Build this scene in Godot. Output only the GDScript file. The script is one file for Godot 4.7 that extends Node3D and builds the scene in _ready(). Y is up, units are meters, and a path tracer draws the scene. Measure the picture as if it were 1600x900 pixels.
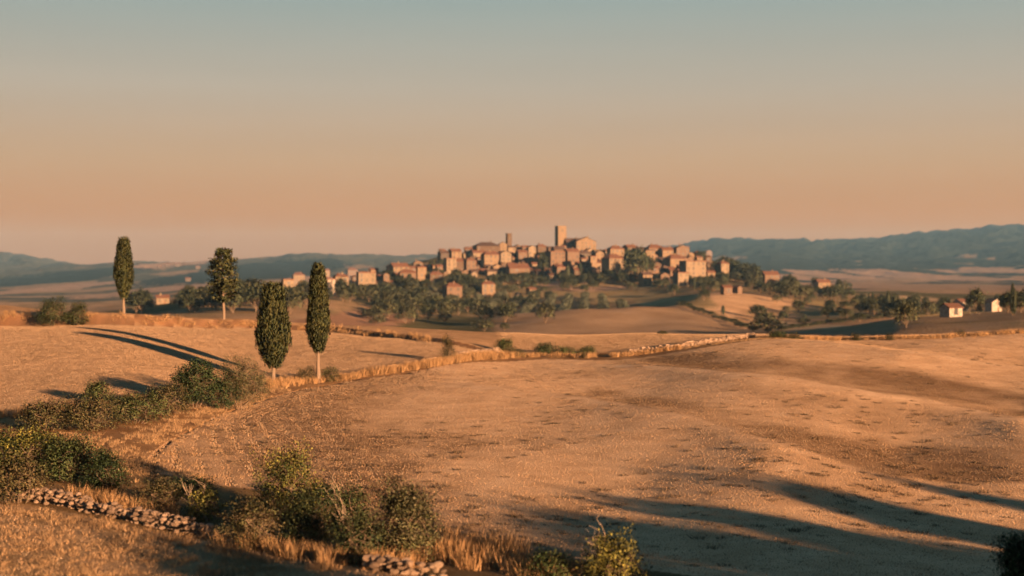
extends Node3D
# A hill town across dry fields at sunset. One unit is a metre, y up, the view looks along -z.
const EYE := 10.5
const FOC := 2198.0
var rng := RandomNumberGenerator.new()
var mats := {}
var hill_noise := FastNoiseLite.new()
var lump_noise := FastNoiseLite.new()
var patch_noise := FastNoiseLite.new()
var cell_noise := FastNoiseLite.new()

# ---------------------------------------------------------------- terrain: survey lines, [bearing, [distance, height from the eye], ...]
const SURVEY := [
	[-0.5005, 46, -9.84, 62, -9.59, 80, -9.83, 118, -9.66, 145, -8.58, 180, -7.37, 196, -7.04, 202, -5.42, 225, -4.91, 300, -10.24, 450, -20.47, 800, -27.30, 1500, -32.76, 3000, -34.12, 4800, 4.37, 7000, 89.17, 9500, 21.61],
	[-0.3640, 46, -9.84, 62, -9.73, 80, -9.90, 100, -10.10, 118, -9.77, 145, -8.58, 180, -7.37, 196, -7.04, 201, -5.49, 225, -4.91, 235, -4.97, 300, -10.24, 450, -20.47, 800, -27.30, 1500, -32.76, 2200, -36.03, 3000, -34.12, 3800, -25.93, 4800, 4.37, 6000, 49.14, 7000, 101.91, 9500, 21.61],
	[-0.2730, 47, -10.05, 57, -9.98, 70, -10.03, 85, -10.05, 100, -10.01, 120, -9.28, 155, -7.97, 190, -7.00, 201, -5.58, 208, -5.63, 280, -10.83, 450, -20.47, 600, -21.02, 800, -21.84, 1300, -29.57, 2000, -32.76, 2800, -28.03, 3400, -15.47, 4200, 9.55, 5000, 40.95, 5300, 47.02, 6500, 14.79, 9500, 21.61],
	[-0.1820, 46, -9.84, 56, -10.45, 70, -10.64, 90, -10.73, 115, -10.62, 137, -10.16, 160, -9.46, 195, -7.98, 205, -7.65, 209, -6.66, 216, -6.73, 300, -12.97, 450, -18.84, 560, -19.62, 650, -17.74, 750, -15.01, 900, -13.51, 1100, -13.01, 1400, -13.38, 2000, -20.02, 3000, -13.65, 4000, 9.10, 5200, 54.41, 5500, 61.31, 7000, 31.85, 9500, 21.61],
	[-0.1365, 46, -9.84, 58, -10.69, 72, -10.71, 92, -10.76, 117, -10.54, 137, -10.41, 165, -9.16, 195, -8.16, 225, -7.88, 300, -13.65, 450, -18.84, 560, -19.62, 680, -18.56, 780, -15.61, 900, -13.51, 1050, -12.90, 1250, -10.81, 1600, -18.93, 3000, -13.65, 4200, 19.11, 5400, 73.70, 5800, 84.44, 7500, 34.12],
	[-0.0910, 46, -9.84, 60, -10.86, 75, -10.82, 95, -10.85, 120, -10.65, 140, -10.06, 150, -9.69, 165, -8.93, 185, -8.25, 194, -7.86, 212, -7.76, 221, -7.99, 320, -15.29, 500, -21.61, 700, -22.93, 850, -19.72, 1000, -15.01, 1150, -8.37, 1300, 0.59, 1400, 5.10, 1700, -7.73, 3000, -13.65, 4500, 20.47, 5500, 67.56, 7500, 40.95],
	[-0.0455, 160, -8.95, 172, -8.45, 190, -8.30, 211, -8.30, 220, -8.56, 330, -16.52, 520, -23.66, 720, -25.55, 880, -23.22, 1000, -18.20, 1150, -10.46, 1300, 1.77, 1450, 16.49, 1550, 23.27, 1750, 7.96, 5500, 62.56],
	[0.0000, 48, -10.26, 60, -10.97, 75, -10.99, 95, -10.89, 118, -10.47, 128, -10.07, 145, -9.90, 160, -9.61, 172, -9.31, 190, -8.95, 208, -8.71, 217, -8.89, 280, -14.01, 450, -21.09, 600, -24.57, 690, -22.92, 760, -20.75, 850, -25.91, 930, -27.50, 1050, -22.45, 1150, -15.70, 1300, -2.37, 1450, 15.17, 1550, 26.80, 1620, 32.43, 1800, 8.19, 5000, 11.37, 7500, 85.30],
	[0.0455, 600, -24.57, 740, -17.84, 820, -22.38, 1550, 27.50, 1620, 32.43],
	[0.0910, 48, -10.26, 60, -11.03, 75, -11.16, 88.5, -10.67, 102, -10.26, 107, -10.22, 125, -10.01, 145, -9.43, 160, -9.17, 175, -8.84, 192, -8.74, 204, -8.49, 212, -8.73, 280, -14.01, 450, -21.09, 600, -24.57, 680, -21.66, 750, -16.72, 830, -21.90, 930, -22.85, 1050, -18.63, 1200, -9.28, 1350, 6.14, 1480, 22.22, 1550, 28.21, 1750, 7.96, 5000, 11.37, 7500, 109.19],
	[0.1365, 176, -8.17, 450, -21.09, 590, -24.16, 650, -22.47, 720, -19.98, 790, -17.61, 870, -13.46, 1100, -11.51, 1250, -3.98, 1400, 11.46, 1500, 17.74, 1650, 3.75, 3000, -10.92, 4500, 20.47, 6000, 81.89, 7500, 177.43],
	[0.1820, 48.5, -10.37, 59, -10.92, 70.5, -10.78, 80, -10.41, 84, -10.32, 100, -10.10, 115, -9.52, 120, -9.28, 140, -8.41, 160, -7.93, 178, -7.69, 187, -7.83, 260, -13.01, 400, -20.02, 560, -22.93, 700, -24.84, 800, -20.75, 870, -16.23, 930, -13.96, 1150, -12.03, 1300, -7.69, 1380, -6.91, 1700, -17.02, 2300, -15.70, 3000, -10.92, 4000, 9.10, 5500, 75.07, 7000, 165.61, 7500, 184.26, 9500, 129.66],
	[0.2275, 260, -13.01, 400, -17.29, 560, -20.89, 750, -22.18, 900, -19.65, 1050, -16.72, 1200, -15.29, 1500, -17.06, 2300, -16.74, 3000, -13.65, 4200, 9.55, 5800, 79.16, 7500, 180.85, 9500, 129.66],
	[0.2730, 49, -10.48, 58, -11.14, 64, -11.33, 71, -11.27, 79, -11.03, 86, -11.07, 97, -10.72, 108, -10.22, 113, -9.97, 127, -9.36, 142, -8.40, 147, -8.29, 162, -8.11, 175, -7.80, 185, -7.91, 230, -10.99, 300, -12.15, 400, -13.65, 480, -15.07, 520, -16.21, 600, -20.47, 750, -20.47, 900, -19.65, 1100, -17.52, 1500, -17.06, 2300, -16.74, 3200, -11.65, 4500, 20.47, 6000, 95.54, 7500, 197.91, 8000, 218.38, 9500, 151.27],
	[0.3185, 185, -7.66, 230, -10.46, 300, -11.33, 400, -12.74, 500, -14.22, 540, -14.99, 700, -22.29, 900, -19.65, 1100, -17.52, 1500, -17.06, 2300, -16.74, 3200, -11.65, 4500, 20.47, 6000, 109.19, 7500, 228.62, 8000, 251.14, 9500, 194.49],
	[0.3640, 51, -10.91, 60, -11.46, 66, -11.56, 72, -11.40, 80, -11.06, 88, -10.73, 98, -10.43, 110, -10.36, 125, -9.84, 138, -9.42, 142, -9.24, 155, -8.46, 172, -7.36, 182, -7.20, 230, -10.25, 300, -10.24, 400, -11.28, 500, -12.74, 540, -13.76, 700, -20.70, 900, -18.84, 1100, -16.52, 1500, -15.70, 2300, -15.70, 3200, -8.74, 4500, 30.71, 6000, 122.84, 7500, 255.91, 8000, 283.89, 9500, 216.11],
	[0.5005, 52, -11.12, 61, -11.66, 67, -11.74, 73, -11.52, 81, -11.09, 98, -10.30, 125, -9.67, 142, -9.17, 172, -7.20, 182, -7.04, 230, -10.05, 300, -9.96, 500, -12.28, 700, -20.70, 1500, -15.70, 3200, -5.82, 6000, 136.49, 8000, 309.37, 9500, 237.72],
]
# the low terrace bank across the upper field: bearing, distance, height
const BANK_AT := [[-0.5005, 198], [-0.3640, 198], [-0.2730, 198], [-0.1820, 206.5], [-0.1319, 206], [-0.0910, 190], [-0.0455, 174], [-0.0045, 165], [0.6369, 165]]
const BANK_HIGH := [[-0.5005, 1.9], [-0.3640, 1.9], [-0.2730, 1.5], [-0.1820, 1.05], [-0.1319, 0.8], [-0.0910, 0.7], [-0.0455, 0.45], [-0.0045, 0.0], [0.6369, 0]]
# plan lines of the fields: bearing, distance
const WALL_LINE := [[-0.4095, 63.8], [-0.3640, 62.5], [-0.3503, 60.5], [-0.3185, 58.7], [-0.2730, 56.0], [-0.2138, 53.9], [-0.1592, 50.8], [-0.0910, 47.3], [-0.0455, 46.5], [0.0455, 45.7]]
const FIELD_NEAR := [[-0.2621, 76.1], [-0.2584, 72.3], [-0.2275, 70.7], [-0.1820, 69.8], [-0.1456, 67.8], [-0.1092, 64.5], [-0.0728, 59.6], [-0.0455, 56.1], [0.0000, 54.1], [0.0455, 51.6], [0.0910, 49.2], [0.1365, 47.4], [0.4095, 49.1]]
const FIELD_FAR := [[-0.4550, 73.0], [-0.2621, 76.1], [-0.2602, 78.1], [-0.2548, 81.6], [-0.2448, 86.8], [-0.2275, 95.2], [-0.2047, 107.4], [-0.1774, 119.2], [-0.1456, 131.0], [-0.1092, 138.7], [-0.0728, 142.4], [-0.0273, 152.7], [0.0227, 161.5], [0.0728, 156.8], [0.1274, 160.4], [0.1729, 168.4], [0.2275, 172.4], [0.2730, 173.6], [0.3185, 174.1], [0.3640, 175.3], [0.4550, 184.9]]
const MARGIN_FAR := [[-0.4550, 96.8], [-0.3640, 101.7], [-0.3094, 107.4], [-0.2320, 118.2], [-0.1820, 131.5], [-0.1365, 138.9], [-0.1092, 142.4], [-0.0728, 147.2], [-0.0273, 160.0], [0.0227, 172.9], [0.0728, 167.1], [0.1274, 172.9], [0.1729, 178.1], [0.2275, 180.0], [0.3185, 179.2], [0.4095, 246.7]]
const WORN := [[[-0.0910, 133.1], [-0.0455, 129.6], [-0.0182, 126.5], [0.0455, 117.3], [0.0910, 107.0], [0.1365, 96.0], [0.1820, 85.4], [0.2275, 79.4], [0.2730, 75.8]], [[0.0455, 150.7], [0.0910, 143.5], [0.1592, 125.8], [0.2275, 116.6], [0.2957, 110.5], [0.3640, 98.0], [0.4095, 91.6]], [[0.1820, 167.6], [0.2229, 160.5], [0.2730, 148.8], [0.3185, 143.2], [0.3640, 138.0], [0.4095, 130.1]]]
# how high each spur stands: bearing, height
const SPUR := [[[-0.121, 0.0], [-0.041, 0.13], [0.223, 0.13], [0.303, 0.0]], [[0.015, 0.0], [0.095, 0.28], [0.359, 0.28], [0.439, 0.0]], [[0.152, 0.0], [0.232, 0.28], [0.359, 0.28], [0.439, 0.0]]]
const U0 := -0.55
const DU := 0.0125
const UN := 89
const L0 := 3.76
const DL := 0.05
const LN := 109
var slope := PackedFloat64Array()

func survey_surface() -> void:
	# thin plate spline through the survey points, laid out once on a grid of (bearing, log distance)
	var p := PackedVector2Array()
	var v := PackedFloat64Array()
	for line in SURVEY:
		for i in range(1, line.size(), 2):
			var u: float = line[0]
			var d: float = line[i]
			var h: float = line[i + 1]
			p.append(Vector2(u * 4.0, log(d)))
			v.append((h - bank(u, d)) / d)
	var n := p.size()
	var m := n + 3
	var rows: Array[PackedFloat64Array] = []
	for i in m:
		var r := PackedFloat64Array()
		r.resize(m + 1)
		rows.append(r)
	for i in n:
		var r := rows[i]
		for j in n:
			var q := p[i].distance_squared_to(p[j])
			r[j] = q * log(q) * 0.5 if q > 1e-12 else 0.0
		r[i] += 1e-4
		r[n] = 1.0
		r[n + 1] = p[i].x
		r[n + 2] = p[i].y
		r[m] = v[i]
		rows[i] = r
		rows[n][i] = 1.0
		rows[n + 1][i] = p[i].x
		rows[n + 2][i] = p[i].y
	for k in m:
		var best := k
		for i in range(k + 1, m):
			if absf(rows[i][k]) > absf(rows[best][k]):
				best = i
		var t := rows[k]
		rows[k] = rows[best]
		rows[best] = t
		var a := rows[k]
		var inv := 1.0 / a[k]
		for i in range(k + 1, m):
			var f := rows[i][k] * inv
			if f != 0.0:
				var b := rows[i]
				for j in range(k, m + 1):
					b[j] -= f * a[j]
				rows[i] = b
	var w := PackedFloat64Array()
	w.resize(m)
	for k in range(m - 1, -1, -1):
		var s := rows[k][m]
		for j in range(k + 1, m):
			s -= rows[k][j] * w[j]
		w[k] = s / rows[k][k]
	slope.resize(UN * LN)
	for i in LN:
		for j in UN:
			var q := Vector2((U0 + DU * j) * 4.0, L0 + DL * i)
			var s := w[n] + w[n + 1] * q.x + w[n + 2] * q.y
			for k in n:
				var r := q.distance_squared_to(p[k])
				if r > 1e-9:
					s += w[k] * r * log(r) * 0.5
			slope[i * UN + j] = s

func along(line: Array, u: float) -> float:
	# value at a bearing of a [bearing, value] line
	if u <= line[0][0]:
		return line[0][1]
	for i in range(1, line.size()):
		if u < line[i][0]:
			return lerpf(line[i - 1][1], line[i][1], (u - line[i - 1][0]) / (line[i][0] - line[i - 1][0]))
	return line[line.size() - 1][1]

func bank(u: float, d: float) -> float:
	if d > 420.0 or d < 150.0:
		return 0.0
	var b := along(BANK_AT, u)
	return along(BANK_HIGH, u) * smoothstep(b - 1.2, b + 1.2, d) * clampf((420.0 - d) / 150.0, 0.0, 1.0)

func cr(a: float, b: float, c: float, d: float, t: float) -> float:
	return b + 0.5 * t * (c - a + t * (2.0 * a - 5.0 * b + 4.0 * c - d + t * (3.0 * (b - c) + d - a)))

func relief(x: float, d: float) -> float:
	var n := lump_noise.get_noise_2d(x, d) * 0.035
	if d > 300.0:
		n += hill_noise.get_noise_2d(x, d) * (minf((d - 300.0) * 0.0016, 14.0) + clampf((d - 3800.0) * 0.008, 0.0, 26.0))
	return n

func fold(t: float, high: float) -> float:
	# a worn spur of the field and the hollow behind it
	if t < -16.0 or t > 32.0:
		return 0.0
	return high * (exp(-t * t / 44.0) - 0.4 * exp(-(t - 12.0) * (t - 12.0) / 80.0))

func folds(u: float, d: float) -> float:
	var h := 0.0
	if d < 190.0:
		for k in 3:
			h += fold(d - along(WORN[k], u), along(SPUR[k], u))
	return h

func shade_band(u: float, first: float, second: float, n: float) -> float:
	# darker soil beyond the spurs, with the shade of the folds painted in
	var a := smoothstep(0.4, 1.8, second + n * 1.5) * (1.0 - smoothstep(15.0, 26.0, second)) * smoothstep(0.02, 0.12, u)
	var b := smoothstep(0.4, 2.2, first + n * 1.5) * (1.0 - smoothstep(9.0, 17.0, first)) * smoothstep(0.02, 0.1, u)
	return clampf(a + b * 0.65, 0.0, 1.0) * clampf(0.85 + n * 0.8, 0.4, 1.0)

func mapped(u: float, d: float) -> float:
	var l := clampf((log(d) - L0) / DL, 0.0, LN - 1.001)
	var i := int(l)
	l -= i
	var k := clampf((u - U0) / DU, 0.0, UN - 1.001)
	var j := int(k)
	k -= j
	var ja := maxi(j - 1, 0)
	var jd := mini(j + 2, UN - 1)
	var q := [0.0, 0.0, 0.0, 0.0]
	for r in 4:
		var o := clampi(i - 1 + r, 0, LN - 1) * UN
		q[r] = cr(slope[o + ja], slope[o + j], slope[o + j + 1], slope[o + jd], k)
	return cr(q[0], q[1], q[2], q[3], l) * d + bank(u, d) + folds(u, d)

func ground(x: float, z: float) -> float:
	var d := -z
	if d >= 43.5 and absf(x) <= 0.54 * d:
		return EYE + mapped(x / d, d) + relief(x, d)
	var r := maxf(Vector2(x, d).length(), 0.01)
	if d > 0.0 and absf(x) <= 0.54 * d:
		return lerpf(EYE - 9.7, EYE + mapped(x / d, 43.5) + relief(x, d), smoothstep(0.2, 1.0, d / 43.5))
	var dd := clampf(r * 0.88, 43.5, 9400.0)
	var edge := mapped(0.54 * signf(x), dd) + relief(x, d)
	var plain := lerpf(-9.7, -24.0, smoothstep(150.0, 900.0, r)) + relief(x, d) + 150.0 * smoothstep(3000.0, 7500.0, r) * (0.7 + 0.6 * hill_noise.get_noise_2d(x * 0.2, d * 0.2))
	var h := lerpf(edge, plain, smoothstep(0.5, 1.25, absf(atan2(x, d))))
	return EYE + lerpf(-9.7, h, smoothstep(8.0, 50.0, r))

func on_ground(x: float, z: float, sink := 0.0) -> Vector3:
	return Vector3(x, ground(x, z) - sink, z)

func up_at(x: float, z: float, e := 1.2) -> Vector3:
	return Vector3(ground(x - e, z) - ground(x + e, z), 2.0 * e, ground(x, z - e) - ground(x, z + e)).normalized()

# ---------------------------------------------------------------- naming
func tag(o: Node3D, label: String, category := "", group := "", kind := "") -> void:
	o.set_meta("label", label)
	if category:
		o.set_meta("category", category)
	if group:
		o.set_meta("group", group)
	if kind:
		o.set_meta("kind", kind)

func thing(called: String, label: String, category: String, at: Vector3, turn := 0.0, group := "") -> Node3D:
	var o := Node3D.new()
	o.name = called
	add_child(o, true)
	o.position = at
	o.rotation.y = turn
	tag(o, label, category, group)
	return o

func part(called: String, m: Mesh, mat: Material, parent: Node3D, at := Vector3.ZERO) -> MeshInstance3D:
	var o := MeshInstance3D.new()
	o.name = called
	o.mesh = m
	o.material_override = mat
	o.position = at
	parent.add_child(o, true)
	return o

func scatter(called: String, label: String, m: Mesh, mat: Material, where: Array[Transform3D], parent: Node3D = self, tints: Array[Color] = []) -> void:
	var mm := MultiMesh.new()
	mm.transform_format = MultiMesh.TRANSFORM_3D
	mm.use_colors = tints.size() > 0
	mm.mesh = m
	mm.instance_count = where.size()
	for i in where.size():
		mm.set_instance_transform(i, where[i])
		if tints.size() > 0:
			mm.set_instance_color(i, tints[i])
	var o := MultiMeshInstance3D.new()
	o.name = called
	o.multimesh = mm
	o.material_override = mat
	o.set_meta("kind", "stuff")
	if label:
		o.set_meta("label", label)
	if parent == self:
		o.set_meta("category", called.replace("_", " "))
	parent.add_child(o, true)

var told := {}

func beside(what: String, otherwise: String, x: float, z: float) -> String:
	# which one: by the house it stands next to, if no other has been told so
	var best := 60.0
	var near: Array = []
	for h in HOUSES:
		var r := Vector2(h[2] - x, (h[3] - z) * 0.6).length()
		if r < best:
			best = r
			near = h
	if near.is_empty():
		return otherwise
	var dx: float = x - near[2]
	var dz: float = z - near[3]
	var way := "in front of the "
	if absf(dx) > absf(dz) * 0.6:
		way = "right of the " if dx > 0.0 else "left of the "
	elif dz < 0.0:
		way = "behind the "
	var label: String = what + " just " + way + near[0]
	if label.split(" ").size() > 16 or told.has(label):
		return otherwise
	told[label] = true
	return label

# ---------------------------------------------------------------- materials
func noise_texture(size: int, frequency: float, low: Color, high: Color, sd: int, octaves := 4, kind := FastNoiseLite.TYPE_SIMPLEX_SMOOTH) -> NoiseTexture2D:
	var f := FastNoiseLite.new()
	f.noise_type = kind
	f.seed = sd
	f.frequency = frequency
	f.fractal_octaves = octaves
	var t := NoiseTexture2D.new()
	t.width = size
	t.height = size
	t.seamless = true
	t.noise = f
	var g := Gradient.new()
	g.set_color(0, low)
	g.set_color(1, high)
	t.color_ramp = g
	return t

func material(called: String, color: Color, rough := 0.95, vertex := false) -> StandardMaterial3D:
	var m := StandardMaterial3D.new()
	m.resource_name = called
	m.albedo_color = color.linear_to_srgb()
	m.roughness = rough
	m.metallic_specular = 0.2
	m.vertex_color_use_as_albedo = vertex
	mats[called] = m
	return m

func make_materials() -> void:
	var fine := noise_texture(512, 0.06, Color(0.52, 0.5, 0.47), Color(1, 1, 1), 3, 4)
	var broad := noise_texture(512, 0.012, Color(0.82, 0.8, 0.78), Color(1, 1, 1), 5, 5)
	var relief_map := noise_texture(512, 0.05, Color.BLACK, Color.WHITE, 9, 4)
	for spec in [["soil", 0.4, 7.0], ["straw_ground", 0.6, 4.5], ["distant_ground", 0.04, 60.0]]:
		var m := material(spec[0], Color.WHITE, 1.0, true)
		m.albedo_texture = fine
		m.uv1_triplanar = true
		m.uv1_world_triplanar = true
		m.uv1_scale = Vector3.ONE * spec[1]
		m.heightmap_enabled = true
		m.heightmap_texture = relief_map
		m.heightmap_scale = spec[2]
		m.detail_enabled = true
		m.detail_blend_mode = BaseMaterial3D.BLEND_MODE_MUL
		m.detail_albedo = broad
		m.detail_uv_layer = BaseMaterial3D.DETAIL_UV_2
		m.uv2_triplanar = true
		m.uv2_world_triplanar = true
		m.uv2_scale = Vector3.ONE * spec[1] * 0.11
		m.metallic_specular = 0.0
	material("clods", Color.WHITE, 1.0, true).metallic_specular = 0.0
	var leaf := material("leaves", Color.WHITE, 0.75, true)
	leaf.backlight_enabled = true
	leaf.backlight = Color(0.35, 0.35, 0.35)
	var grass := material("dry_blades", Color.WHITE, 0.9, true)
	grass.backlight_enabled = true
	grass.backlight = Color(0.5, 0.5, 0.5)
	var bark := material("bark", Color(0.2, 0.145, 0.1), 0.95)
	bark.albedo_texture = noise_texture(256, 0.05, Color(0.5, 0.5, 0.5), Color(1, 1, 1), 21)
	bark.uv1_triplanar = true
	bark.uv1_scale = Vector3(3, 0.6, 3)
	material("twig", Color(0.1, 0.07, 0.045), 0.95)
	material("bleached_twig", Color(0.26, 0.19, 0.13), 0.95)
	var stone := material("stone", Color.WHITE, 0.95, true)
	stone.albedo_texture = noise_texture(256, 0.03, Color(0.55, 0.54, 0.52), Color(1, 1, 1), 31)
	stone.uv1_triplanar = true
	stone.uv1_scale = Vector3.ONE * 1.7
	stone.heightmap_enabled = true
	stone.heightmap_texture = relief_map
	stone.heightmap_scale = 4.0
	var plaster := noise_texture(256, 0.02, Color(0.7, 0.68, 0.66), Color(1, 1, 1), 41, 5)
	var walls := {"wall_ochre": Color(0.145, 0.103, 0.066), "wall_sand": Color(0.155, 0.118, 0.08), "wall_rose": Color(0.11, 0.075, 0.052), "wall_brown": Color(0.075, 0.051, 0.035), "wall_white": Color(0.27, 0.225, 0.18), "wall_grey": Color(0.065, 0.053, 0.044)}
	for k in walls:
		var m := material(k, walls[k], 0.95)
		m.albedo_texture = plaster
		m.uv1_triplanar = true
		m.uv1_scale = Vector3.ONE * 0.14
	var tile := noise_texture(256, 0.05, Color(0.55, 0.52, 0.5), Color(1, 1, 1), 51, 4)
	for spec in [["roof_tile", Color(0.125, 0.062, 0.038)], ["roof_dark", Color(0.07, 0.045, 0.034)]]:
		var m := material(spec[0], spec[1], 0.9)
		m.albedo_texture = tile
		m.uv1_triplanar = true
		m.uv1_scale = Vector3.ONE * 0.3
	material("window_dark", Color(0.03, 0.028, 0.025), 0.4)
	material("shutter", Color(0.06, 0.05, 0.035), 0.8)
	material("door_wood", Color(0.09, 0.05, 0.03), 0.8)

# ---------------------------------------------------------------- mesh helpers
class Shape:
	var v := PackedVector3Array()
	var n := PackedVector3Array()
	var c := PackedColorArray()
	func tri(a: Vector3, b: Vector3, d: Vector3, color := Color.WHITE) -> void:
		var k := (d - a).cross(b - a).normalized()
		v.append(a); v.append(b); v.append(d)
		n.append(k); n.append(k); n.append(k)
		c.append(color); c.append(color); c.append(color)
	func leaf(a: Vector3, b: Vector3, d: Vector3, e: Vector3, lean: Vector3, color: Color) -> void:
		var k := (d - a).cross(b - a).normalized()
		if k.dot(lean) < 0.0:
			k = -k
		k = (k + lean * 0.7).normalized()
		for p in [a, b, d, a, d, e]:
			v.append(p); n.append(k); c.append(color)
	func smooth_tri(a: Vector3, b: Vector3, d: Vector3, na: Vector3, nb: Vector3, nd: Vector3, ca: Color, cb: Color, cd: Color) -> void:
		v.append(a); v.append(b); v.append(d)
		n.append(na); n.append(nb); n.append(nd)
		c.append(ca); c.append(cb); c.append(cd)
	func quad(a: Vector3, b: Vector3, d: Vector3, e: Vector3, color := Color.WHITE) -> void:
		tri(a, b, d, color)
		tri(a, d, e, color)
	func box(lo: Vector3, hi: Vector3, color := Color.WHITE) -> void:
		var p := []
		for i in 8:
			p.append(Vector3(hi.x if i & 1 else lo.x, hi.y if i & 2 else lo.y, hi.z if i & 4 else lo.z))
		quad(p[4], p[6], p[7], p[5], color)
		quad(p[1], p[3], p[2], p[0], color)
		quad(p[5], p[7], p[3], p[1], color)
		quad(p[0], p[2], p[6], p[4], color)
		quad(p[6], p[2], p[3], p[7], color)
		quad(p[0], p[4], p[5], p[1], color)
	func tube(a: Vector3, b: Vector3, ra: float, rb: float, sides := 6, color := Color.WHITE) -> void:
		var dir := (b - a).normalized()
		var x := dir.cross(Vector3.UP if absf(dir.y) < 0.9 else Vector3.RIGHT).normalized()
		var y := dir.cross(x)
		for i in sides:
			var s := TAU * i / sides
			var t := TAU * (i + 1) / sides
			var na := x * cos(s) + y * sin(s)
			var nb := x * cos(t) + y * sin(t)
			smooth_tri(a + na * ra, b + na * rb, b + nb * rb, na, na, nb, color, color, color)
			smooth_tri(a + na * ra, b + nb * rb, a + nb * ra, na, nb, nb, color, color, color)
	func done() -> ArrayMesh:
		var a := []
		a.resize(Mesh.ARRAY_MAX)
		a[Mesh.ARRAY_VERTEX] = v
		a[Mesh.ARRAY_NORMAL] = n
		a[Mesh.ARRAY_COLOR] = c
		var m := ArrayMesh.new()
		m.add_surface_from_arrays(Mesh.PRIMITIVE_TRIANGLES, a)
		return m

func rv(s := 1.0) -> Vector3:
	return Vector3(rng.randfn(), rng.randfn(), rng.randfn()) * s

func tinted(c: Color, amount: float) -> Color:
	var k := 1.0 + rng.randf_range(-amount, amount)
	var w := rng.randf_range(-amount, amount) * 0.35
	return Color(c.r * k * (1.0 + w), c.g * k, c.b * k * (1.0 - w))

func spray(s: Shape, at: Vector3, out: Vector3, count: int, spread: float, size: float, color: Color) -> void:
	# a twig end: leaves scattered round it, turned roughly outward
	var shade := rng.randf_range(0.6, 1.35)
	var base := Color(color.r * shade, color.g * shade, color.b * shade)
	for i in count:
		var p := at + rv(spread * 0.55) + out * rng.randf_range(-0.6, 1.0) * spread
		var dir := (out * 0.5 + rv(0.6)).normalized()
		var side := dir.cross(rv()).normalized()
		var l := size * rng.randf_range(0.6, 1.35)
		var w := l * rng.randf_range(0.25, 0.42)
		s.leaf(p, p + dir * l * 0.5 + side * w, p + dir * l, p + dir * l * 0.5 - side * w, out, tinted(base, 0.15))

func branch(s: Shape, a: Vector3, b: Vector3, ra: float, rb: float, bend: float, parts := 3) -> void:
	var last := a
	for i in parts:
		var t := float(i + 1) / parts
		var p := a.lerp(b, t) + (rv(bend) if i < parts - 1 else Vector3.ZERO)
		s.tube(last, p, lerpf(ra, rb, float(i) / parts), lerpf(ra, rb, t), 5)
		last = p

# ---------------------------------------------------------------- plants
func bush_meshes(w: float, h: float, tips: int, per_tip: int, leaf: float, color: Color, second: Color, ragged := 0.25, spread := 0.2, low := 0.0) -> Array:
	# [foliage, branches]: shoots rise from the foot and spread; leaves stand in sprays on their ends
	var f := Shape.new()
	var b := Shape.new()
	var stems := []
	for i in 7:
		var a := TAU * i / 7.0 + rng.randf() * 0.6
		var e := Vector3(cos(a) * w * 0.27, h * rng.randf_range(0.4, 0.65), sin(a) * w * 0.27)
		branch(b, Vector3(cos(a) * w * 0.06, -0.1, sin(a) * w * 0.06), e, 0.006 * h + 0.012, 0.008, 0.05 * w)
		stems.append(e)
	var lobes := []
	for i in 10:
		var a := TAU * i / 5.0 + rng.randf() * 0.9
		var up := rng.randf_range(0.2, 0.42) if i < 5 else rng.randf_range(0.5, 0.76)
		lobes.append([Vector3(cos(a) * w * (0.25 if i < 5 else 0.15), h * up, sin(a) * w * (0.25 if i < 5 else 0.15)), rng.randf_range(0.2, 0.3)])
	for i in tips:
		var lobe: Array = lobes[i % lobes.size()]
		var dir := rv().normalized()
		dir.y = dir.y * 0.9 + 0.1
		var r := (0.55 + 0.45 * sqrt(rng.randf())) * (1.0 + rng.randfn() * ragged)
		var c: Vector3 = lobe[0]
		var p: Vector3 = c + Vector3(dir.x * w, dir.y * h, dir.z * w) * lobe[1] * r
		p.y = clampf(p.y, h * low + 0.02 + rng.randf() * 0.15, h * (0.97 + ragged * 0.35 * rng.randf()))
		var out := (Vector3(p.x / w, (p.y / h - 0.4), p.z / w).normalized() + Vector3(0, 0.25, 0)).normalized()
		if i % 5 == 0:
			branch(b, stems[rng.randi() % 7], p, 0.012, 0.005, 0.03 * w, 2)
		spray(f, p, out, per_tip, spread, leaf, color.lerp(second, clampf(rng.randf() * 1.1 - 0.1, 0.0, 1.0)))
	return [f.done(), b.done()]

func bare_twigs(count: int, h: float, lean: float) -> ArrayMesh:
	var s := Shape.new()
	for i in count:
		var a := rng.randf() * TAU
		var p := Vector3(cos(a), 0, sin(a)) * 0.15
		var e := Vector3(-lean + rng.randfn() * 0.25, h * rng.randf_range(0.75, 1.1), rng.randfn() * 0.3)
		branch(s, p, e, 0.014, 0.004, 0.1, 4)
		for k in 4:
			var m := p.lerp(e, rng.randf_range(0.4, 0.95))
			branch(s, m, m + Vector3(rng.randfn() * 0.3 - lean * 0.2, rng.randf_range(0.15, 0.5), rng.randfn() * 0.25), 0.006, 0.003, 0.05, 2)
	return s.done()

func place_bush(called: String, meshes: Array, label: String, category: String, x: float, z: float, turn := 0.0, size := Vector3.ONE, group := "") -> Node3D:
	var o := thing(called, label, category, on_ground(x, z, 0.05), turn, group)
	o.scale = size
	part("foliage", meshes[0], mats.leaves, o)
	part("branch", meshes[1], mats.twig, o)
	return o

func cypress_ring(t: float, r: float, top: float, wide: float) -> float:
	if t < wide:
		return r * pow(clampf(t / wide, 0.0, 1.0) * 0.93 + 0.07, 0.55)
	return r * lerpf(1.0, top, pow((t - wide) / (1.0 - wide), 1.15)) * (1.0 if t < 0.97 else sqrt(clampf((1.0 - t) / 0.03, 0.0, 1.0)) * 0.6 + 0.4)

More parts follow.
